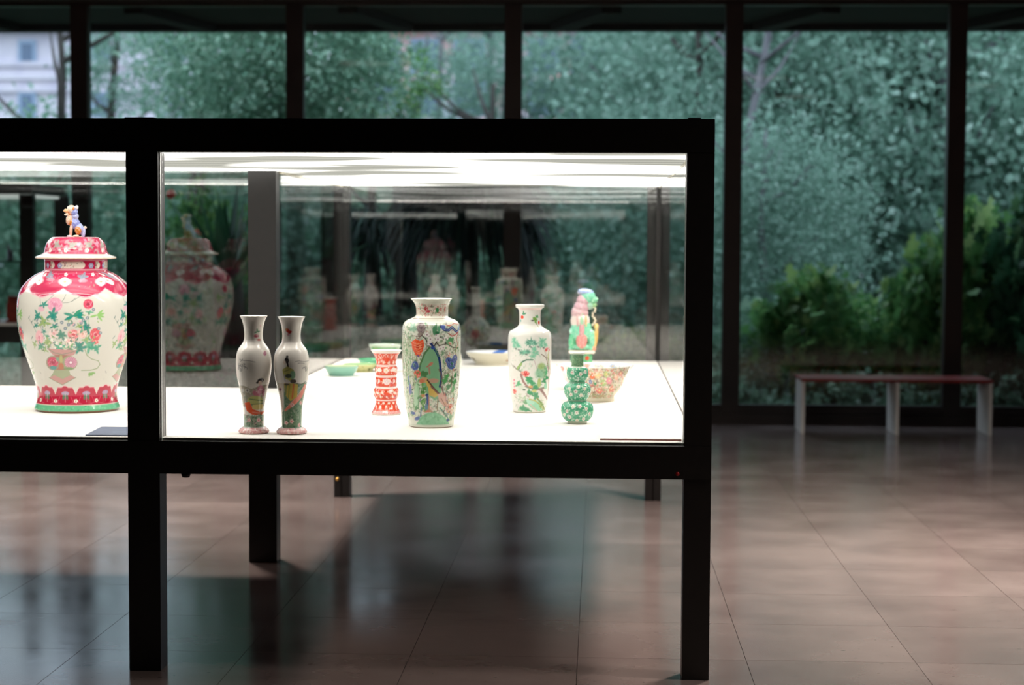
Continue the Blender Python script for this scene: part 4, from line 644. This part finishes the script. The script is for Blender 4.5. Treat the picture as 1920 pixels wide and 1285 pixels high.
# ---- green guardian lion on plinth
lg = tag(empty('lion_figurine', spot(-.091, 9.481), facing(-.091, 9.481)), 'green and mauve porcelain guardian lion seated on a green plinth, seen from behind', 'figurine')
LS = .002874; GR_, MV, LB, YL = (122, 204, 170), (198, 158, 168), (150, 170, 215), (220, 175, 95)
z = lambda y: 661-y
GB = [(11, 0, z(558), 15, 14, 13, 0, GR_), (7, 0, z(549), 16, 13, 6.5, .1, LB), (21, 0, z(564), 9, 10, 7, .1, (125, 200, 160)), (21, 0, z(574), 8, 8, 5, -.1, (130, 180, 125)), (28, 0, z(562), 2.5, 4, 3, 0, (170, 215, 190)), (2, 0, z(566), 13, 14, 14, .2, MV), (-1, 0, z(578), 15, 15, 14, .1, MV), (-6, 0, z(551), 3, 3, 2, .5, (225, 215, 225)), (14, 0, z(574), 9, 10, 8, 0, (150, 195, 170)), (-4, 0, z(588), 17, 15, 14, .1, (205, 170, 175)),
      (-3, 0, z(603), 19, 16, 18, .05, (222, 208, 200)), (-1, 0, z(622), 21, 17, 26, 0, GR_), (-17, 0, z(640), 8, 12, 18, .1, (95, 195, 145)), (17, 0, z(636), 8, 12, 18, -.1, GR_), (-19, 0, z(622), 4.5, 9, 6, .4, (175, 230, 205)), (18, -2, z(624), 5, 9, 6, -.4, (165, 225, 200)), (0, -13, z(640), 11, 6, 15, 0, (212, 135, 130)), (0, -14, z(620), 5.5, 5, 16, 0, (205, 150, 155)), (0, -15, z(604), 3, 4, 10, 0, (150, 200, 165)), (-8, -13, z(603), 2, 3.5, 12, 0, (215, 165, 165)), (8, -13, z(603), 2, 3.5, 12, 0, (220, 180, 130)),
      (26, 0, z(636), 4.5, 5, 24, .12, YL), (27, 0, z(614), 5, 5, 7, 0, (228, 195, 120)), (22, 0, z(655), 6, 6, 6, 0, (220, 150, 120)), (-18, 3, z(655), 7, 12, 6, 0, GR_), (16, 3, z(655), 7, 12, 6, 0, GR_), (0, 0, z(652), 20, 15, 8, 0, GR_)]
for k in range(9): GB.append((22.5+3*math.sin(k*1.3), -4, z(577+k*4.2), 2, 2, 3, .5*math.cos(k*1.3), (222, 210, 185)))
for k in range(10): a_ = k*.628; GB.append((-2+9*math.cos(a_), 9*math.sin(a_)-2, z(590), 3.4, 3.4, 3, 0, (205, 150, 160) if k % 2 else (160, 205, 170)))
figure('body', GB, LS, lg, (0, 0, (704-661)*LS), 1.0)
M_plg = grain(mat('green_plinth_glaze', rough=.15), lc(85, 170, 115), lc(130, 195, 150), 60, 3); M_cream = mat('cream_glaze', lc(236, 226, 212), .15)
bm = bmesh.new(); add_box(bm, -.058, .058, -.05, .05, 0, (704-664)*LS, .004); pl = obj('plinth', bm, M_plg, lg)
bm = bmesh.new(); add_box(bm, -.070, .072, -.06, .06, (704-664)*LS, (704-658)*LS, .004); obj('plinth_slab', bm, M_cream, lg)
bm = bmesh.new(); add_box(bm, -.062, .062, -.054, .054, 0, .012, .002); obj('plinth_foot', bm, M_cream, lg)
M_rf = mat('red_flower_relief', lc(222, 80, 50), .2)
bm = bmesh.new()
for k in range(5): bmesh.ops.create_icosphere(bm, subdivisions=1, radius=.006, matrix=Matrix.Translation((.030+.007*math.cos(k*1.257), -.051, .092+.007*math.sin(k*1.257))) @ Matrix.Diagonal((1, .4, 1, 1)))
rf_ = obj('flower_relief', bm, M_rf, lg, smooth=True); rf_['kind'] = 'stuff'

# ---- labels lying on the deck
def wedge(name, x0, x1, y0, y1, z0, h0, h1, m, label):
    bm = bmesh.new(); vs = [bm.verts.new(c) for c in ((x0, y0, z0), (x1, y0, z0), (x1, y1, z0), (x0, y1, z0), (x0, y0, z0+h0), (x1, y0, z0+h0), (x1, y1, z0+h1), (x0, y1, z0+h1))]
    for f_ in ((3, 2, 1, 0), (4, 5, 6, 7), (0, 1, 5, 4), (1, 2, 6, 5), (2, 3, 7, 6), (3, 0, 4, 7)): bm.faces.new([vs[i] for i in f_])
    c = Vector(((x0+x1)/2, (y0+y1)/2, z0)); bmesh.ops.translate(bm, verts=bm.verts, vec=-c); return tag(obj(name, bm, m, loc=c), label, 'label')
M_slate = grain(mat('slate_blue_label', rough=.5), lc(92, 104, 128), lc(104, 116, 140), 20); M_card = mat('white_card', (.85, .84, .82, 1), .5); M_redl = mat('brown_red_edge', lc(150, 80, 70), .5)
wb = wedge('caption_plate', -1.862, -1.700, 6.30, 6.505, DECK, .004, .012, M_slate, 'slate blue caption plate lying flat in front of the big pink jar')
wc = wedge('caption_card', .008, .300, 6.33, 6.55, DECK, .006, .030, M_card, 'low white caption card strip at the front right corner of the case')
bm = bmesh.new(); add_box(bm, -.146, .146, -.1125, -.110, 0, .0035); obj('edge_strip', bm, M_redl, wc)
# ------------------------------------------------------------------ bench by the window
M_bt = grain(mat('dark_red_leather', rough=.35), lc(128, 14, 10), lc(150, 22, 16), 12, 4, .1); M_bl = grain(mat('pale_painted_steel', rough=.5), lc(222, 220, 216), lc(232, 230, 226), 5)
bn = tag(empty('bench', (2.43, 14.68, 0)), 'long low bench with thin dark red top on three pale slab legs by the window', 'bench')
box('seat', 1.655, 3.205, 14.44, 14.94, .432, .455, M_bt, bn, .004)
for x in (1.662, 2.425, 3.176): box('leg', x, x+.026, 14.46, 14.92, 0, .432, M_bl, bn, .002)

# ------------------------------------------------------------------ far display case at the left
fc = tag(empty('wall_display_case', (-5.6, 14.3, 0)), 'far black framed case with glass shelf by the window, seen through the big case', 'display case')
def fbox(nm, *a): return box(nm, *a, M_black, fc, .002)
for x0, y0 in ((-4.645, 13.95), (-4.60, 14.72), (-6.7, 13.95), (-6.7, 14.72)): fbox('post', x0, x0+.11, y0, y0+.08, 0, 1.92)
fbox('top_rail', -6.7, -4.535, 13.95, 14.80, 1.925, 2.005); fbox('bottom_rail', -6.7, -4.535, 13.94, 14.80, .73, .865)
M_pl2 = bpy.data.materials.new('dim_lit_panel'); M_pl2.use_nodes = True; q = M_pl2.node_tree.nodes['Principled BSDF']; q.inputs['Emission Color'].default_value = (.9, 1, .95, 1); q.inputs['Emission Strength'].default_value = .55
box('light_panel', -6.68, -4.56, 13.98, 14.78, 1.90, 1.922, M_pl2, fc); box('deck', -6.68, -4.55, 13.97, 14.78, .865, .885, M_deck, fc)
box('glass_shelf', -6.6, -4.64, 14.02, 14.7, 1.375, 1.387, mat('green_shelf_glass', lc(120, 175, 160), .1, Transmission_Weight=.7), fc); box('glass_pane', -6.6, -4.645, 13.955, 13.963, .885, 1.90, M_glass, fc); box('glass_pane', -4.565, -4.557, 14.03, 14.72, .885, 1.90, M_glass, fc)
fg = tag(empty('mauve_figurine', (-4.78, 14.12, 1.387)), 'small mauve standing figurine on the glass shelf of the far case', 'figurine')
figure('body', [(0, 0, 2, 9, 6, 2.5, 0, (90, 85, 110)), (0, 0, 10, 7, 5, 9, 0, (110, 105, 140)), (-2, 0, 20, 5, 4.5, 8, .1, (125, 115, 150)), (-3, 0, 31, 3.4, 3.4, 4, 0, (160, 150, 170)), (4, 0, 21, 2, 2, 6, .6, (120, 115, 145)), (-4, 0, 35, 2, 2, 3, 0, (90, 80, 110))], .0036, fg, (0, 0, 0), 1.0)
rd = tag(empty('carved_red_box', (-4.72, 14.15, .885)), 'dark red carved lacquer casket on the deck of the far case', 'casket')
M_lac = grain(mat('carved_red_lacquer', rough=.4), lc(120, 35, 28), lc(165, 60, 45), 60, 4, .6, .004)
bm = bmesh.new(); add_box(bm, -.085, .085, -.07, .07, .02, .17, .012); obj('body', bm, M_lac, rd); bm = bmesh.new(); add_box(bm, -.092, .092, -.077, .077, .17, .215, .02); obj('lid', bm, M_lac, rd); bm = bmesh.new(); add_box(bm, -.09, .09, -.075, .075, 0, .02, .004); obj('foot', bm, M_lac, rd)
rd2 = tag(empty('coral_carving', (-4.93, 14.12, .885)), 'orange red carved coral group beside the lacquer casket in the far case', 'carving')
figure('body', [(0, 0, 3, 16, 8, 4, 0, (150, 55, 40)), (-7, 0, 12, 6, 6, 12, .2, (215, 95, 65)), (5, 0, 10, 6, 6, 9, -.3, (195, 75, 55)), (-4, 0, 24, 5, 5, 7, .4, (225, 125, 90)), (10, 0, 16, 4, 4, 7, .5, (200, 85, 60)), (-12, 0, 17, 3, 3, 8, -.4, (210, 90, 60))], .0042, rd2, (0, 0, 0), 1.1)

# ------------------------------------------------------------------ garden
M_ground = grain(mat('garden_soil', rough=.95), lc(40, 58, 42), lc(62, 84, 56), 5, 5, .5, .03)
struct(box('ground', -60, 60, YW+.14, 90, -.5, -.12, M_ground)); 
def leaf_material(name, c0, c1, c2, trans=.35):
    m = bpy.data.materials.new(name); m.use_nodes = True; n, l = m.node_tree.nodes, m.node_tree.links; n.clear()
    out = n.new('ShaderNodeOutputMaterial'); d = n.new('ShaderNodeBsdfDiffuse'); t = n.new('ShaderNodeBsdfTranslucent'); g = n.new('ShaderNodeBsdfGlossy'); g.inputs['Roughness'].default_value = .35
    a = n.new('ShaderNodeAttribute'); a.attribute_name = 'var'; r = n.new('ShaderNodeValToRGB'); r.color_ramp.elements[0].color = c0; r.color_ramp.elements[1].color = c2; e = r.color_ramp.elements.new(.55); e.color = c1
    mx = n.new('ShaderNodeMixShader'); mx.inputs[0].default_value = trans; m2 = n.new('ShaderNodeMixShader'); m2.inputs[0].default_value = .035
    l.new(a.outputs['Fac'], r.inputs[0]); l.new(r.outputs[0], d.inputs[0]); l.new(r.outputs[0], t.inputs[0]); l.new(d.outputs[0], mx.inputs[1]); l.new(t.outputs[0], mx.inputs[2]); l.new(mx.outputs[0], m2.inputs[1]); l.new(g.outputs[0], m2.inputs[2]); l.new(m2.outputs[0], out.inputs[0]); return m
L_haze = leaf_material('haze_tinted_leaves', lc(108, 142, 126), lc(140, 176, 157), lc(178, 204, 190)); L_mid = leaf_material('mid_green_leaves', lc(96, 138, 116), lc(128, 168, 142), lc(176, 204, 180))  # garden haze is put into these pale bluish leaf colours
L_bright = leaf_material('fresh_green_leaves', lc(66, 118, 70), lc(104, 156, 92), lc(168, 200, 124)); L_dark = leaf_material('dark_green_leaves', lc(36, 72, 54), lc(60, 108, 74), lc(110, 150, 104)); L_sword = leaf_material('sword_leaves', lc(26, 44, 44), lc(42, 66, 62), lc(84, 118, 104), .15)
M_bark = grain(mat('grey_bark', rough=.9), lc(92, 92, 98), lc(128, 126, 130), 12, 5, .5, .02, (1, 1, .2)); M_bark2 = grain(mat('dark_bark', rough=.9), lc(48, 44, 42), lc(74, 68, 62), 10, 5, .5, .02, (1, 1, .2))
def leaf_mesh(name, pos, size, seed, leaflets=1, droop=.0):
    """folded leaves at the given points; leaflets > 1 gives hand-shaped leaves"""
    r = np.random.default_rng(seed); n_ = len(pos); V = []; F = []; var = []
    d = r.normal(size=(n_, 3)); d[:, 2] -= droop; d /= np.linalg.norm(d, axis=1)[:, None]; s_ = np.cross(d, r.normal(size=(n_, 3))); s_ /= np.linalg.norm(s_, axis=1)[:, None]; nn_ = np.cross(d, s_)
    vv = np.clip(r.normal(.45, .25, n_), 0, 1); sz = size*r.uniform(.6, 1.4, n_); out = []
    for k in range(leaflets):
        a_ = (k-(leaflets-1)/2)*.62 if leaflets > 1 else 0; L = sz*(1-.06*abs(k-(leaflets-1)/2)**1.5 if leaflets > 1 else 1); w_ = (.34 if leaflets == 1 else .16)*sz
        dd = d*math.cos(a_)+s_*math.sin(a_); ss = -d*math.sin(a_)+s_*math.cos(a_)
        p0 = pos; p2 = pos+dd*L[:, None]; mid = pos+dd*(L*.5)[:, None]+nn_*(w_*.35)[:, None]; p1 = mid+ss*w_[:, None]; p3 = mid-ss*w_[:, None]
        out.append(np.stack([p0, p1, p2, p3], 1))
    A = np.concatenate(out, 0); nv = len(A)*4; co = A.reshape(-1, 3); idx = np.arange(len(A))[:, None]*4
    tri = np.concatenate([idx+[0, 1, 2], idx+[0, 2, 3]], 1).reshape(-1, 3)
    me = bpy.data.meshes.new(name); me.vertices.add(nv); me.vertices.foreach_set('co', co.astype(np.float32).ravel()); nt = len(tri)
    me.loops.add(nt*3); me.loops.foreach_set('vertex_index', tri.astype(np.int32).ravel()); me.polygons.add(nt); me.polygons.foreach_set('loop_start', np.arange(nt, dtype=np.int32)*3); me.update(calc_edges=True)
    at_ = me.attributes.new('var', 'FLOAT', 'POINT'); at_.data.foreach_set('value', np.tile(np.repeat(vv, 4), leaflets).astype(np.float32)); return me
def clump_points(nc, per, seed, sx=1, sy=1, sz=1, spread=.17, inner=.35):
    r = np.random.default_rng(seed); c = r.normal(size=(nc, 3)); c /= np.linalg.norm(c, axis=1)[:, None]; c *= (inner+(1-inner)*r.random((nc, 1))**.5)
    p = np.repeat(c, per, 0)+r.normal(size=(nc*per, 3))*spread*np.repeat(r.uniform(.6, 1.3, (nc, 1)), per, 0); return p*np.array([sx, sy, sz])
CROWN = [leaf_mesh('crown_a', clump_points(130, 170, 1), .056, 1), leaf_mesh('crown_b', clump_points(170, 130, 2, 1, 1, 1.1), .050, 2), leaf_mesh('crown_c', clump_points(70, 60, 3, 1, 1, .9, .11), .06, 3, 1, .4)]
BUSH = [leaf_mesh('bush_a', clump_points(60, 32, 5, 1, .8, .9, .13, .5), .15, 5, 7, .5), leaf_mesh('bush_b', clump_points(80, 60, 6, 1, .8, .8, .14, .3), .085, 6, 1)]
CROWN.append(leaf_mesh('crown_d', clump_points(130, 26, 9, 1, 1, 1, .09, .1), .055, 9))
copies = {}
def foliage(i_bush, mesh, m, parent, loc, sc, rz):
    k = (mesh.name, m.name)
    if k not in copies: mm_ = mesh.copy(); mm_.materials.clear(); mm_.materials.append(m); copies[k] = mm_
    o = bpy.data.objects.new('foliage', copies[k]); COL.objects.link(o); o.parent = parent; o.location = loc; o.scale = sc; o.rotation_euler = (0, 0, rz); o['kind'] = 'stuff'; return o
def tube(bm, pts, radii, seg=8):
    rings = []
    for i, p in enumerate(pts):
        p = Vector(p); t = (Vector(pts[min(i+1, len(pts)-1)])-Vector(pts[max(i-1, 0)])).normalized(); a = t.orthogonal().normalized(); b_ = t.cross(a)
        if rings: a = (a_prev-t*a_prev.dot(t)).normalized(); b_ = t.cross(a)
        a_prev = a; rings.append([bm.verts.new(p+(a*math.cos(2*math.pi*k/seg)+b_*math.sin(2*math.pi*k/seg))*radii[i]) for k in range(seg)])
    for r0, r1 in zip(rings, rings[1:]):
        for k in range(seg): bm.faces.new((r0[k], r0[(k+1) % seg], r1[(k+1) % seg], r1[k]))
    bm.faces.new(rings[0][::-1]); bm.faces.new(rings[-1])
def tree(x, y, h, cr, cz, m, label, crown=0, bark=None, lean=(0, 0), tr=.12, sparse=False, seed=0, group=None, squash=1):
    rn = random.Random(seed+int(x*100)); t = tag(empty('garden_tree', (x, y, -.12), rn.uniform(0, 6)), label, 'tree', group); lx, ly = lean
    c, s_ = math.cos(-t.rotation_euler.z), math.sin(-t.rotation_euler.z); loc = lambda a, b_, z_: (a*c-b_*s_, a*s_+b_*c, z_)
    bm = bmesh.new(); pts = [loc(lx*k/5+rn.uniform(-.05, .05), ly*k/5, h*k/5) for k in range(6)]; tube(bm, pts, [tr*(1-.13*k) for k in range(6)])
    for k in range(7):
        q = rn.uniform(.35, .95); a = rn.uniform(0, 6.28); p = Vector(loc(lx*q, ly*q, h*q)); e = p+Vector((math.cos(a), math.sin(a), .7))*cr*rn.uniform(.5, .9); tube(bm, [p, (p+e)/2+Vector((0, 0, -.1)), e], [tr*.45, tr*.3, tr*.12], 6)
    obj('trunk', bm, bark or M_bark, t, smooth=True)
    foliage(0, CROWN[crown], m, t, loc(lx, ly, cz), (cr, cr, cr*squash), rn.uniform(0, 6)); return t
def at_px(px, py, Y):
    """point of the place at depth Y on the sight line of a measured pixel (used once to lay the garden out)"""
    d = fw+r2*((px-960)/FPX)-u2*((py-642.5)/FPX); return d.x*Y/d.y, EYE+d.z*Y/d.y
# near and middle trees
T = [  # x, y, h, crown radius, crown height, leaves, label, crown type, bark, lean, trunk
    (-3.75, 20.0, 4.2, 1.35, 3.9, L_mid, 'fresh green broadleaf tree behind the second window from the left', 0, M_bark2, (.1, 0), .11),
    (-2.8, 21.5, 4.4, .75, 3.6, L_bright, 'yellow-green small tree straddling the second window mullion', 2, M_bark2, (.1, 0), .08),
    (-5.75, 24.0, 6.0, 1.15, 4.4, L_haze, 'slim dark trunked tree beside the pale building', 2, M_bark2, (.5, 0), .17),
    (-7.35, 26.0, 6.0, .85, 4.2, L_haze, 'thin leafed tree standing before the pale building at the far left', 2, M_bark2, (.2, 0), .1),
    (1.35, 27.0, 8.0, 1.8, 4.4, L_haze, 'tall grey trunked tree behind the fourth window', 2, M_bark, (.1, 0), .12),
    (1.30, 22.0, 7.0, 1.5, 6.4, L_haze, 'tree with pale leaning trunk at the left of the fifth window', 2, M_bark, (1.2, 0), .07),
    (1.9, 20.6, 3.0, 1.15, 1.7, L_haze, 'low bluish tree hiding the foot of the pale leaning trunk', 1, M_bark, (0, 0), .06),
    (2.3, 25.0, 6.5, 2.1, 3.5, L_haze, 'broad bluish green tree behind the pale leaning trunk', 1, M_bark, (0, 0), .12),
    (4.6, 24.0, 6.5, 2.0, 3.2, L_haze, 'bluish tree crown in the middle of the fifth window', 0, M_bark, (0, 0), .12),
    (5.2, 26.5, 7.0, 2.3, 5.6, L_mid, 'tall green crown at the top right of the fifth window', 1, M_bark, (0, 0), .14),
    (6.9, 26.0, 7.0, 2.2, 3.6, L_haze, 'bluish crown behind the rightmost window', 0, M_bark, (0, 0), .14),
    (0.9, 29.0, 7.0, 2.2, 3.4, L_haze, 'bluish crown just right of the display case top corner', 1, M_bark, (0, 0), .14),
    (3.4, 30.0, 8.0, 2.9, 5.6, L_haze, 'largest pale bluish crown high behind the fifth window', 1, M_bark, (0, 0), .16),
    (-1.6, 26.0, 4.0, 1.9, 1.1, L_mid, 'low green tree behind the palm', 0, M_bark2, (0, 0), .1),
    (-4.8, 26.0, 4.5, 2.0, 1.5, L_mid, 'low green tree seen through the display case at left', 1, M_bark2, (0, 0), .1),
    (-7.4, 24.0, 5.0, 1.9, 1.3, L_mid, 'low green tree left of the pink jar lid', 0, M_bark2, (0, 0), .1),
    (1.3, 24.0, 5.0, 1.8, 1.5, L_haze, 'low bluish tree right of the palm', 1, M_bark2, (0, 0), .1),
    (8.6, 30.0, 8.0, 2.8, 5.2, L_haze, 'far bluish crown at the right edge', 0, M_bark, (0, 0), .14),
    (6.2, 33.0, 9.0, 3.2, 4.2, L_haze, 'deep background crown right of the fifth window', 1, M_bark, (0, 0), .16),
    (1.9, 34.0, 9.0, 2.9, 2.6, L_mid, 'deep background crown behind the fourth window', 0, M_bark, (0, 0), .16),
    (-3.4, 33.0, 5.0, 2.3, 1.0, L_haze, 'deep background crown behind the palm', 1, M_bark, (0, 0), .16),
    (-8.0, 33.0, 5.0, 3.0, .6, L_haze, 'deep background crown behind the low trees at left', 0, M_bark, (0, 0), .16),
    (9.6, 36.0, 9.0, 3.6, 3.0, L_mid, 'distant low crown behind the rightmost window', 1, M_bark, (0, 0), .16),
    (3.0, 37.0, 9.0, 3.6, 2.8, L_haze, 'distant low crown behind the bench window', 0, M_bark, (0, 0), .16),
    (-2.75, 29.0, 7.0, 1.0, 4.0, L_haze, 'sparse speckled tree before the left part of the pink building', 3, M_bark, (.2, 0), .06),
    (-1.75, 29.5, 7.5, 1.1, 4.3, L_haze, 'sparse speckled tree before the right part of the pink building', 3, M_bark, (.3, 0), .06),
    (-2.1, 31.0, 8.0, 1.15, 4.9, L_haze, 'sparse greyish tree before the pink building', 2, M_bark, (.3, 0), .1),
]
for i, a in enumerate(T): tree(*a[:7], crown=a[7], bark=a[8], lean=a[9], tr=a[10], seed=i)
def shrub(name, x, y, h, r_, m, bush, label, stems=5, group=None, cat='shrub'):
    rn = random.Random(int(x*77)+int(y*13)); t = tag(empty(name, (x, y, -.12)), label, cat, group); bm = bmesh.new()
    for k in range(stems): a = rn.uniform(0, 6.28); tube(bm, [(0.05*math.cos(a), .05*math.sin(a), 0), (r_*.25*math.cos(a), r_*.25*math.sin(a), h*.45), (r_*.5*math.cos(a), r_*.5*math.sin(a), h*.85)], [.018, .014, .007], 6)
    obj('stems', bm, M_bark2, t, smooth=True); foliage(1, BUSH[bush], m, t, (0, 0, h*.5), (r_, r_, h*.52), rn.uniform(0, 6)); return t
S = [('fatsia_shrub', 2.05, 17.3, 1.45, .62, L_bright, 0, 'bright hand-leaved shrub left behind the bench'), ('fatsia_shrub', 1.75, 18.3, 1.1, .55, L_mid, 0, 'small hand-leaved shrub beside the fourth mullion'),
     ('fatsia_shrub', 3.25, 17.2, 1.75, .55, L_bright, 0, 'fresh green hand-leaved shrub rising behind the bench right end'), ('fatsia_shrub', 3.75, 17.6, 2.1, .65, L_bright, 0, 'tall green hand-leaved shrub behind the right mullion'),
     ('fatsia_shrub', 4.35, 17.0, 2.25, .72, L_dark, 0, 'dark tall shrub in the rightmost window'), ('leafy_shrub', 4.3, 17.5, 1.2, .65, L_mid, 1, 'low dark leafy shrub at the foot of the rightmost window'),
     ('leafy_shrub', 2.75, 17.9, 1.25, .7, L_bright, 1, 'low fine-leaved shrub directly behind the bench middle'), ('leafy_shrub', 1.6, 17.6, 1.0, .6, L_mid, 1, 'low fine-leaved shrub at the foot of the fifth window left corner'), ('leafy_shrub', 2.2, 17.8, 1.1, .7, L_bright, 1, 'lowest mossy green shrub behind the bench left leg'), ('leafy_shrub', 3.45, 18.0, 1.2, .65, L_bright, 1, 'dark low shrub behind the bench right leg'),
     ('leafy_shrub', .75, 17.6, 1.0, .6, L_mid, 1, 'green shrub in the narrow gap right of the display case'), ('leafy_shrub', .2, 17.2, .9, .6, L_bright, 1, 'green shrub low behind the case right corner post'), ('leafy_shrub', -.9, 17.4, 1.0, .7, L_dark, 1, 'dark shrub below the palm'), ('leafy_shrub', -2.0, 17.6, 1.1, .7, L_mid, 1, 'green shrub left of the palm'),
     ('leafy_shrub', -3.3, 17.4, 1.3, .7, L_dark, 1, 'dark shrub behind the pair of slender vases'), ('leafy_shrub', -4.3, 17.4, 1.7, .75, L_mid, 1, 'green shrub behind the middle back post'), ('leafy_shrub', -5.3, 18.0, 1.8, .8, L_mid, 1, 'green shrub at the far left behind the far case')]
for a in S: shrub(*a)
gr = np.random.default_rng(44); gp = np.c_[gr.uniform(-9, 7.5, 26000), 16.3+gr.random(26000)**1.3*3.4, np.zeros(26000)]; gp[:, 2] = -.12+gr.random(26000)**.8*(.16+.34*np.abs(np.sin(gp[:, 0]*2.3+np.sin(gp[:, 1]*3))))
gc = leaf_mesh('ground_cover', gp, .085, 45); gc.materials.append(L_mid); go = bpy.data.objects.new('ground_cover', gc); COL.objects.link(go); tag(go, 'low leafy ground cover carpeting the soil just outside the windows', 'ground cover', kind='stuff')
M_flw = mat('scarlet_petals', lc(220, 60, 45), .5)
hb = shrub('flowering_shrub', -4.05, 18.2, 2.35, .65, L_bright, 1, 'green shrub carrying two scarlet blooms left of the middle back post')
for fx, fy in ((320, 365), (367, 440)):
    X, Z = at_px(fx, fy, 17.55); bm = bmesh.new()
    for k in range(5): bmesh.ops.create_icosphere(bm, subdivisions=1, radius=.03, matrix=Matrix.Translation((.024*math.cos(k*1.257), 0, .024*math.sin(k*1.257))) @ Matrix.Diagonal((1, .45, 1, 1)))
    obj('bloom', bm, M_flw, hb, (X+4.05, 17.55-18.2, Z+.12), True)
def sword_plant(name, x, y, h, n_, L, wd, label, cat, droop=1.0, up_=.6, seed=0, m=None, trunk=.12):
    rn = random.Random(seed); t = tag(empty(name, (x, y, -.12)), label, cat); bm = bmesh.new(); tube(bm, [(0, 0, 0), (.04, 0, h*.5), (0, 0, h)], [trunk*1.2, trunk, trunk*.9], 10); obj('trunk', bm, M_bark2, t, smooth=True)
    V, F, var = [], [], []
    for k in range(n_):
        a = rn.uniform(0, 6.283); e = rn.uniform(-.5, 1)*up_+.5*up_; l_ = L*rn.uniform(.7, 1.15); w_ = wd*rn.uniform(.7, 1.2); p = Vector((0, 0, h-rn.uniform(0, .25))); d = Vector((math.cos(a)*math.cos(e), math.sin(a)*math.cos(e), math.sin(e))); sd = Vector((-math.sin(a), math.cos(a), 0)); b0 = len(V); ns = 7; vv = min(1, max(0, rn.gauss(.4, .25)))
        for j in range(ns+1):
            q = j/ns; ww = w_*(.55+1.1*q-1.65*q*q) if q < .95 else .002
            V += [p-sd*ww/2, p+Vector((0, 0, -ww*.2)), p+sd*ww/2]; var += [vv]*3; p = p+d*(l_/ns); d = (d+Vector((0, 0, -droop*.16*(1+q)))).normalized()
            if j < ns: i0 = b0+3*j; F += [(i0, i0+1, i0+4, i0+3), (i0+1, i0+2, i0+5, i0+4)]
    me = bpy.data.meshes.new('fronds'); me.from_pydata([tuple(v_) for v_ in V], [], F); a_ = me.attributes.new('var', 'FLOAT', 'POINT'); a_.data.foreach_set('value', var); o = obj('fronds', me, m or L_sword, t); o['kind'] = 'stuff'; return t
X, Z = at_px(880, 350, 17.2); sword_plant('palm', X, 17.2, Z+.05, 760, 1.25, .06, 'dark drooping palm with long narrow fronds just outside the window', 'palm', 2.0, .75, 3, trunk=.07)
X, Z = at_px(700, 400, 17.8); sword_plant('cordyline', X, 17.8, Z+.0, 300, .85, .05, 'smaller narrow-leaved palm left of the large one', 'palm', 1.7, .7, 4, trunk=.06)
X, Z = at_px(425, 520, 17.0); sword_plant('agave', X, 17.0, Z+.2, 26, .95, .17, 'dark broad-bladed agave behind the middle back post', 'agave', -.1, 1.3, 8, L_dark, .16)
X, Z = at_px(600, 470, 16.9); sword_plant('agave', X, 16.9, Z+.05, 16, .6, .12, 'smaller dark agave just left of the far left corner post', 'agave', .2, 1.2, 9, L_dark, .13)
X, Z = at_px(755, 300, 18.2); sword_plant('yucca', X, 18.2, Z, 34, .95, .035, 'upright spiky yucca whose tips show above the case left of the third mullion', 'yucca', .5, 1.35, 14)
X, Z = at_px(975, 290, 18.4); sword_plant('yucca', X, 18.4, Z, 40, .85, .035, 'arching spiky yucca whose tips show above the case around the third mullion', 'yucca', 1.1, 1.3, 15)
# buildings
M_stone = grain(mat('pale_rendered_wall', rough=.9), lc(205, 198, 212), lc(222, 214, 222), 1.5, 4); M_pinkw = grain(mat('pink_rendered_wall', rough=.9), lc(226, 168, 162), lc(226, 230, 240), .7, 5); M_wfr = mat('blue_grey_window_frame', lc(150, 170, 195), .5); M_wgl = mat('dim_window_pane', lc(88, 108, 135), .1)
def building(name, x0, x1, y0, z1, m, wins, courses, label):
    bl = tag(empty(name, ((x0+x1)/2, y0, -.12)), label, 'building'); box('wall', x0, x1, y0, y0+8, -.12, z1, m, bl)
    for z_ in courses: box('string_course', x0-.05, x1+.05, y0-.14, y0, z_, z_+.16, m, bl)
    box('cornice', x0-.3, x1+.3, y0-.5, y0+8, z1, z1+.4, m, bl)
    for (wx, wz, ww, wh) in wins:
        f_ = box('window', wx-ww/2-.12, wx+ww/2+.12, y0-.1, y0+.02, wz-wh/2-.12, wz+wh/2+.12, M_wfr, bl)
        bm = bmesh.new(); add_box(bm, wx-ww/2, wx+ww/2, y0-.13, y0-.1, wz-wh/2, wz+wh/2); c = bl.location; bmesh.ops.translate(bm, verts=bm.verts, vec=(-c[0], -c[1], -c[2])); obj('pane', bm, M_wgl, f_)
    return bl
Yb_ = 58.0; wn = []
for px in (52, 190, 330):
    for py in (100, 196, 292): X, Z = at_px(px, py, Yb_); wn.append((X, Z, .36, .62))
building('palace_building', -22.5, -11.5, Yb_, at_px(50, 62, Yb_)[1], M_stone, wn, [at_px(50, py, Yb_)[1] for py in (125, 150, 173, 250)], 'pale lavender rendered building with small blue-grey windows at the upper left')
Yc = 52.0; wn = []
for px in (720, 800, 880, 1020, 1100):
    for py in (110, 190): X, Z = at_px(px, py, Yc); wn.append((X, Z, .7, .9))
building('pink_building', -7.6, 3.2, Yc, at_px(800, 60, Yc)[1], M_pinkw, wn, [at_px(800, py, Yc)[1] for py in (150, 230)], 'pink rendered building glimpsed through sparse branches behind the third window')
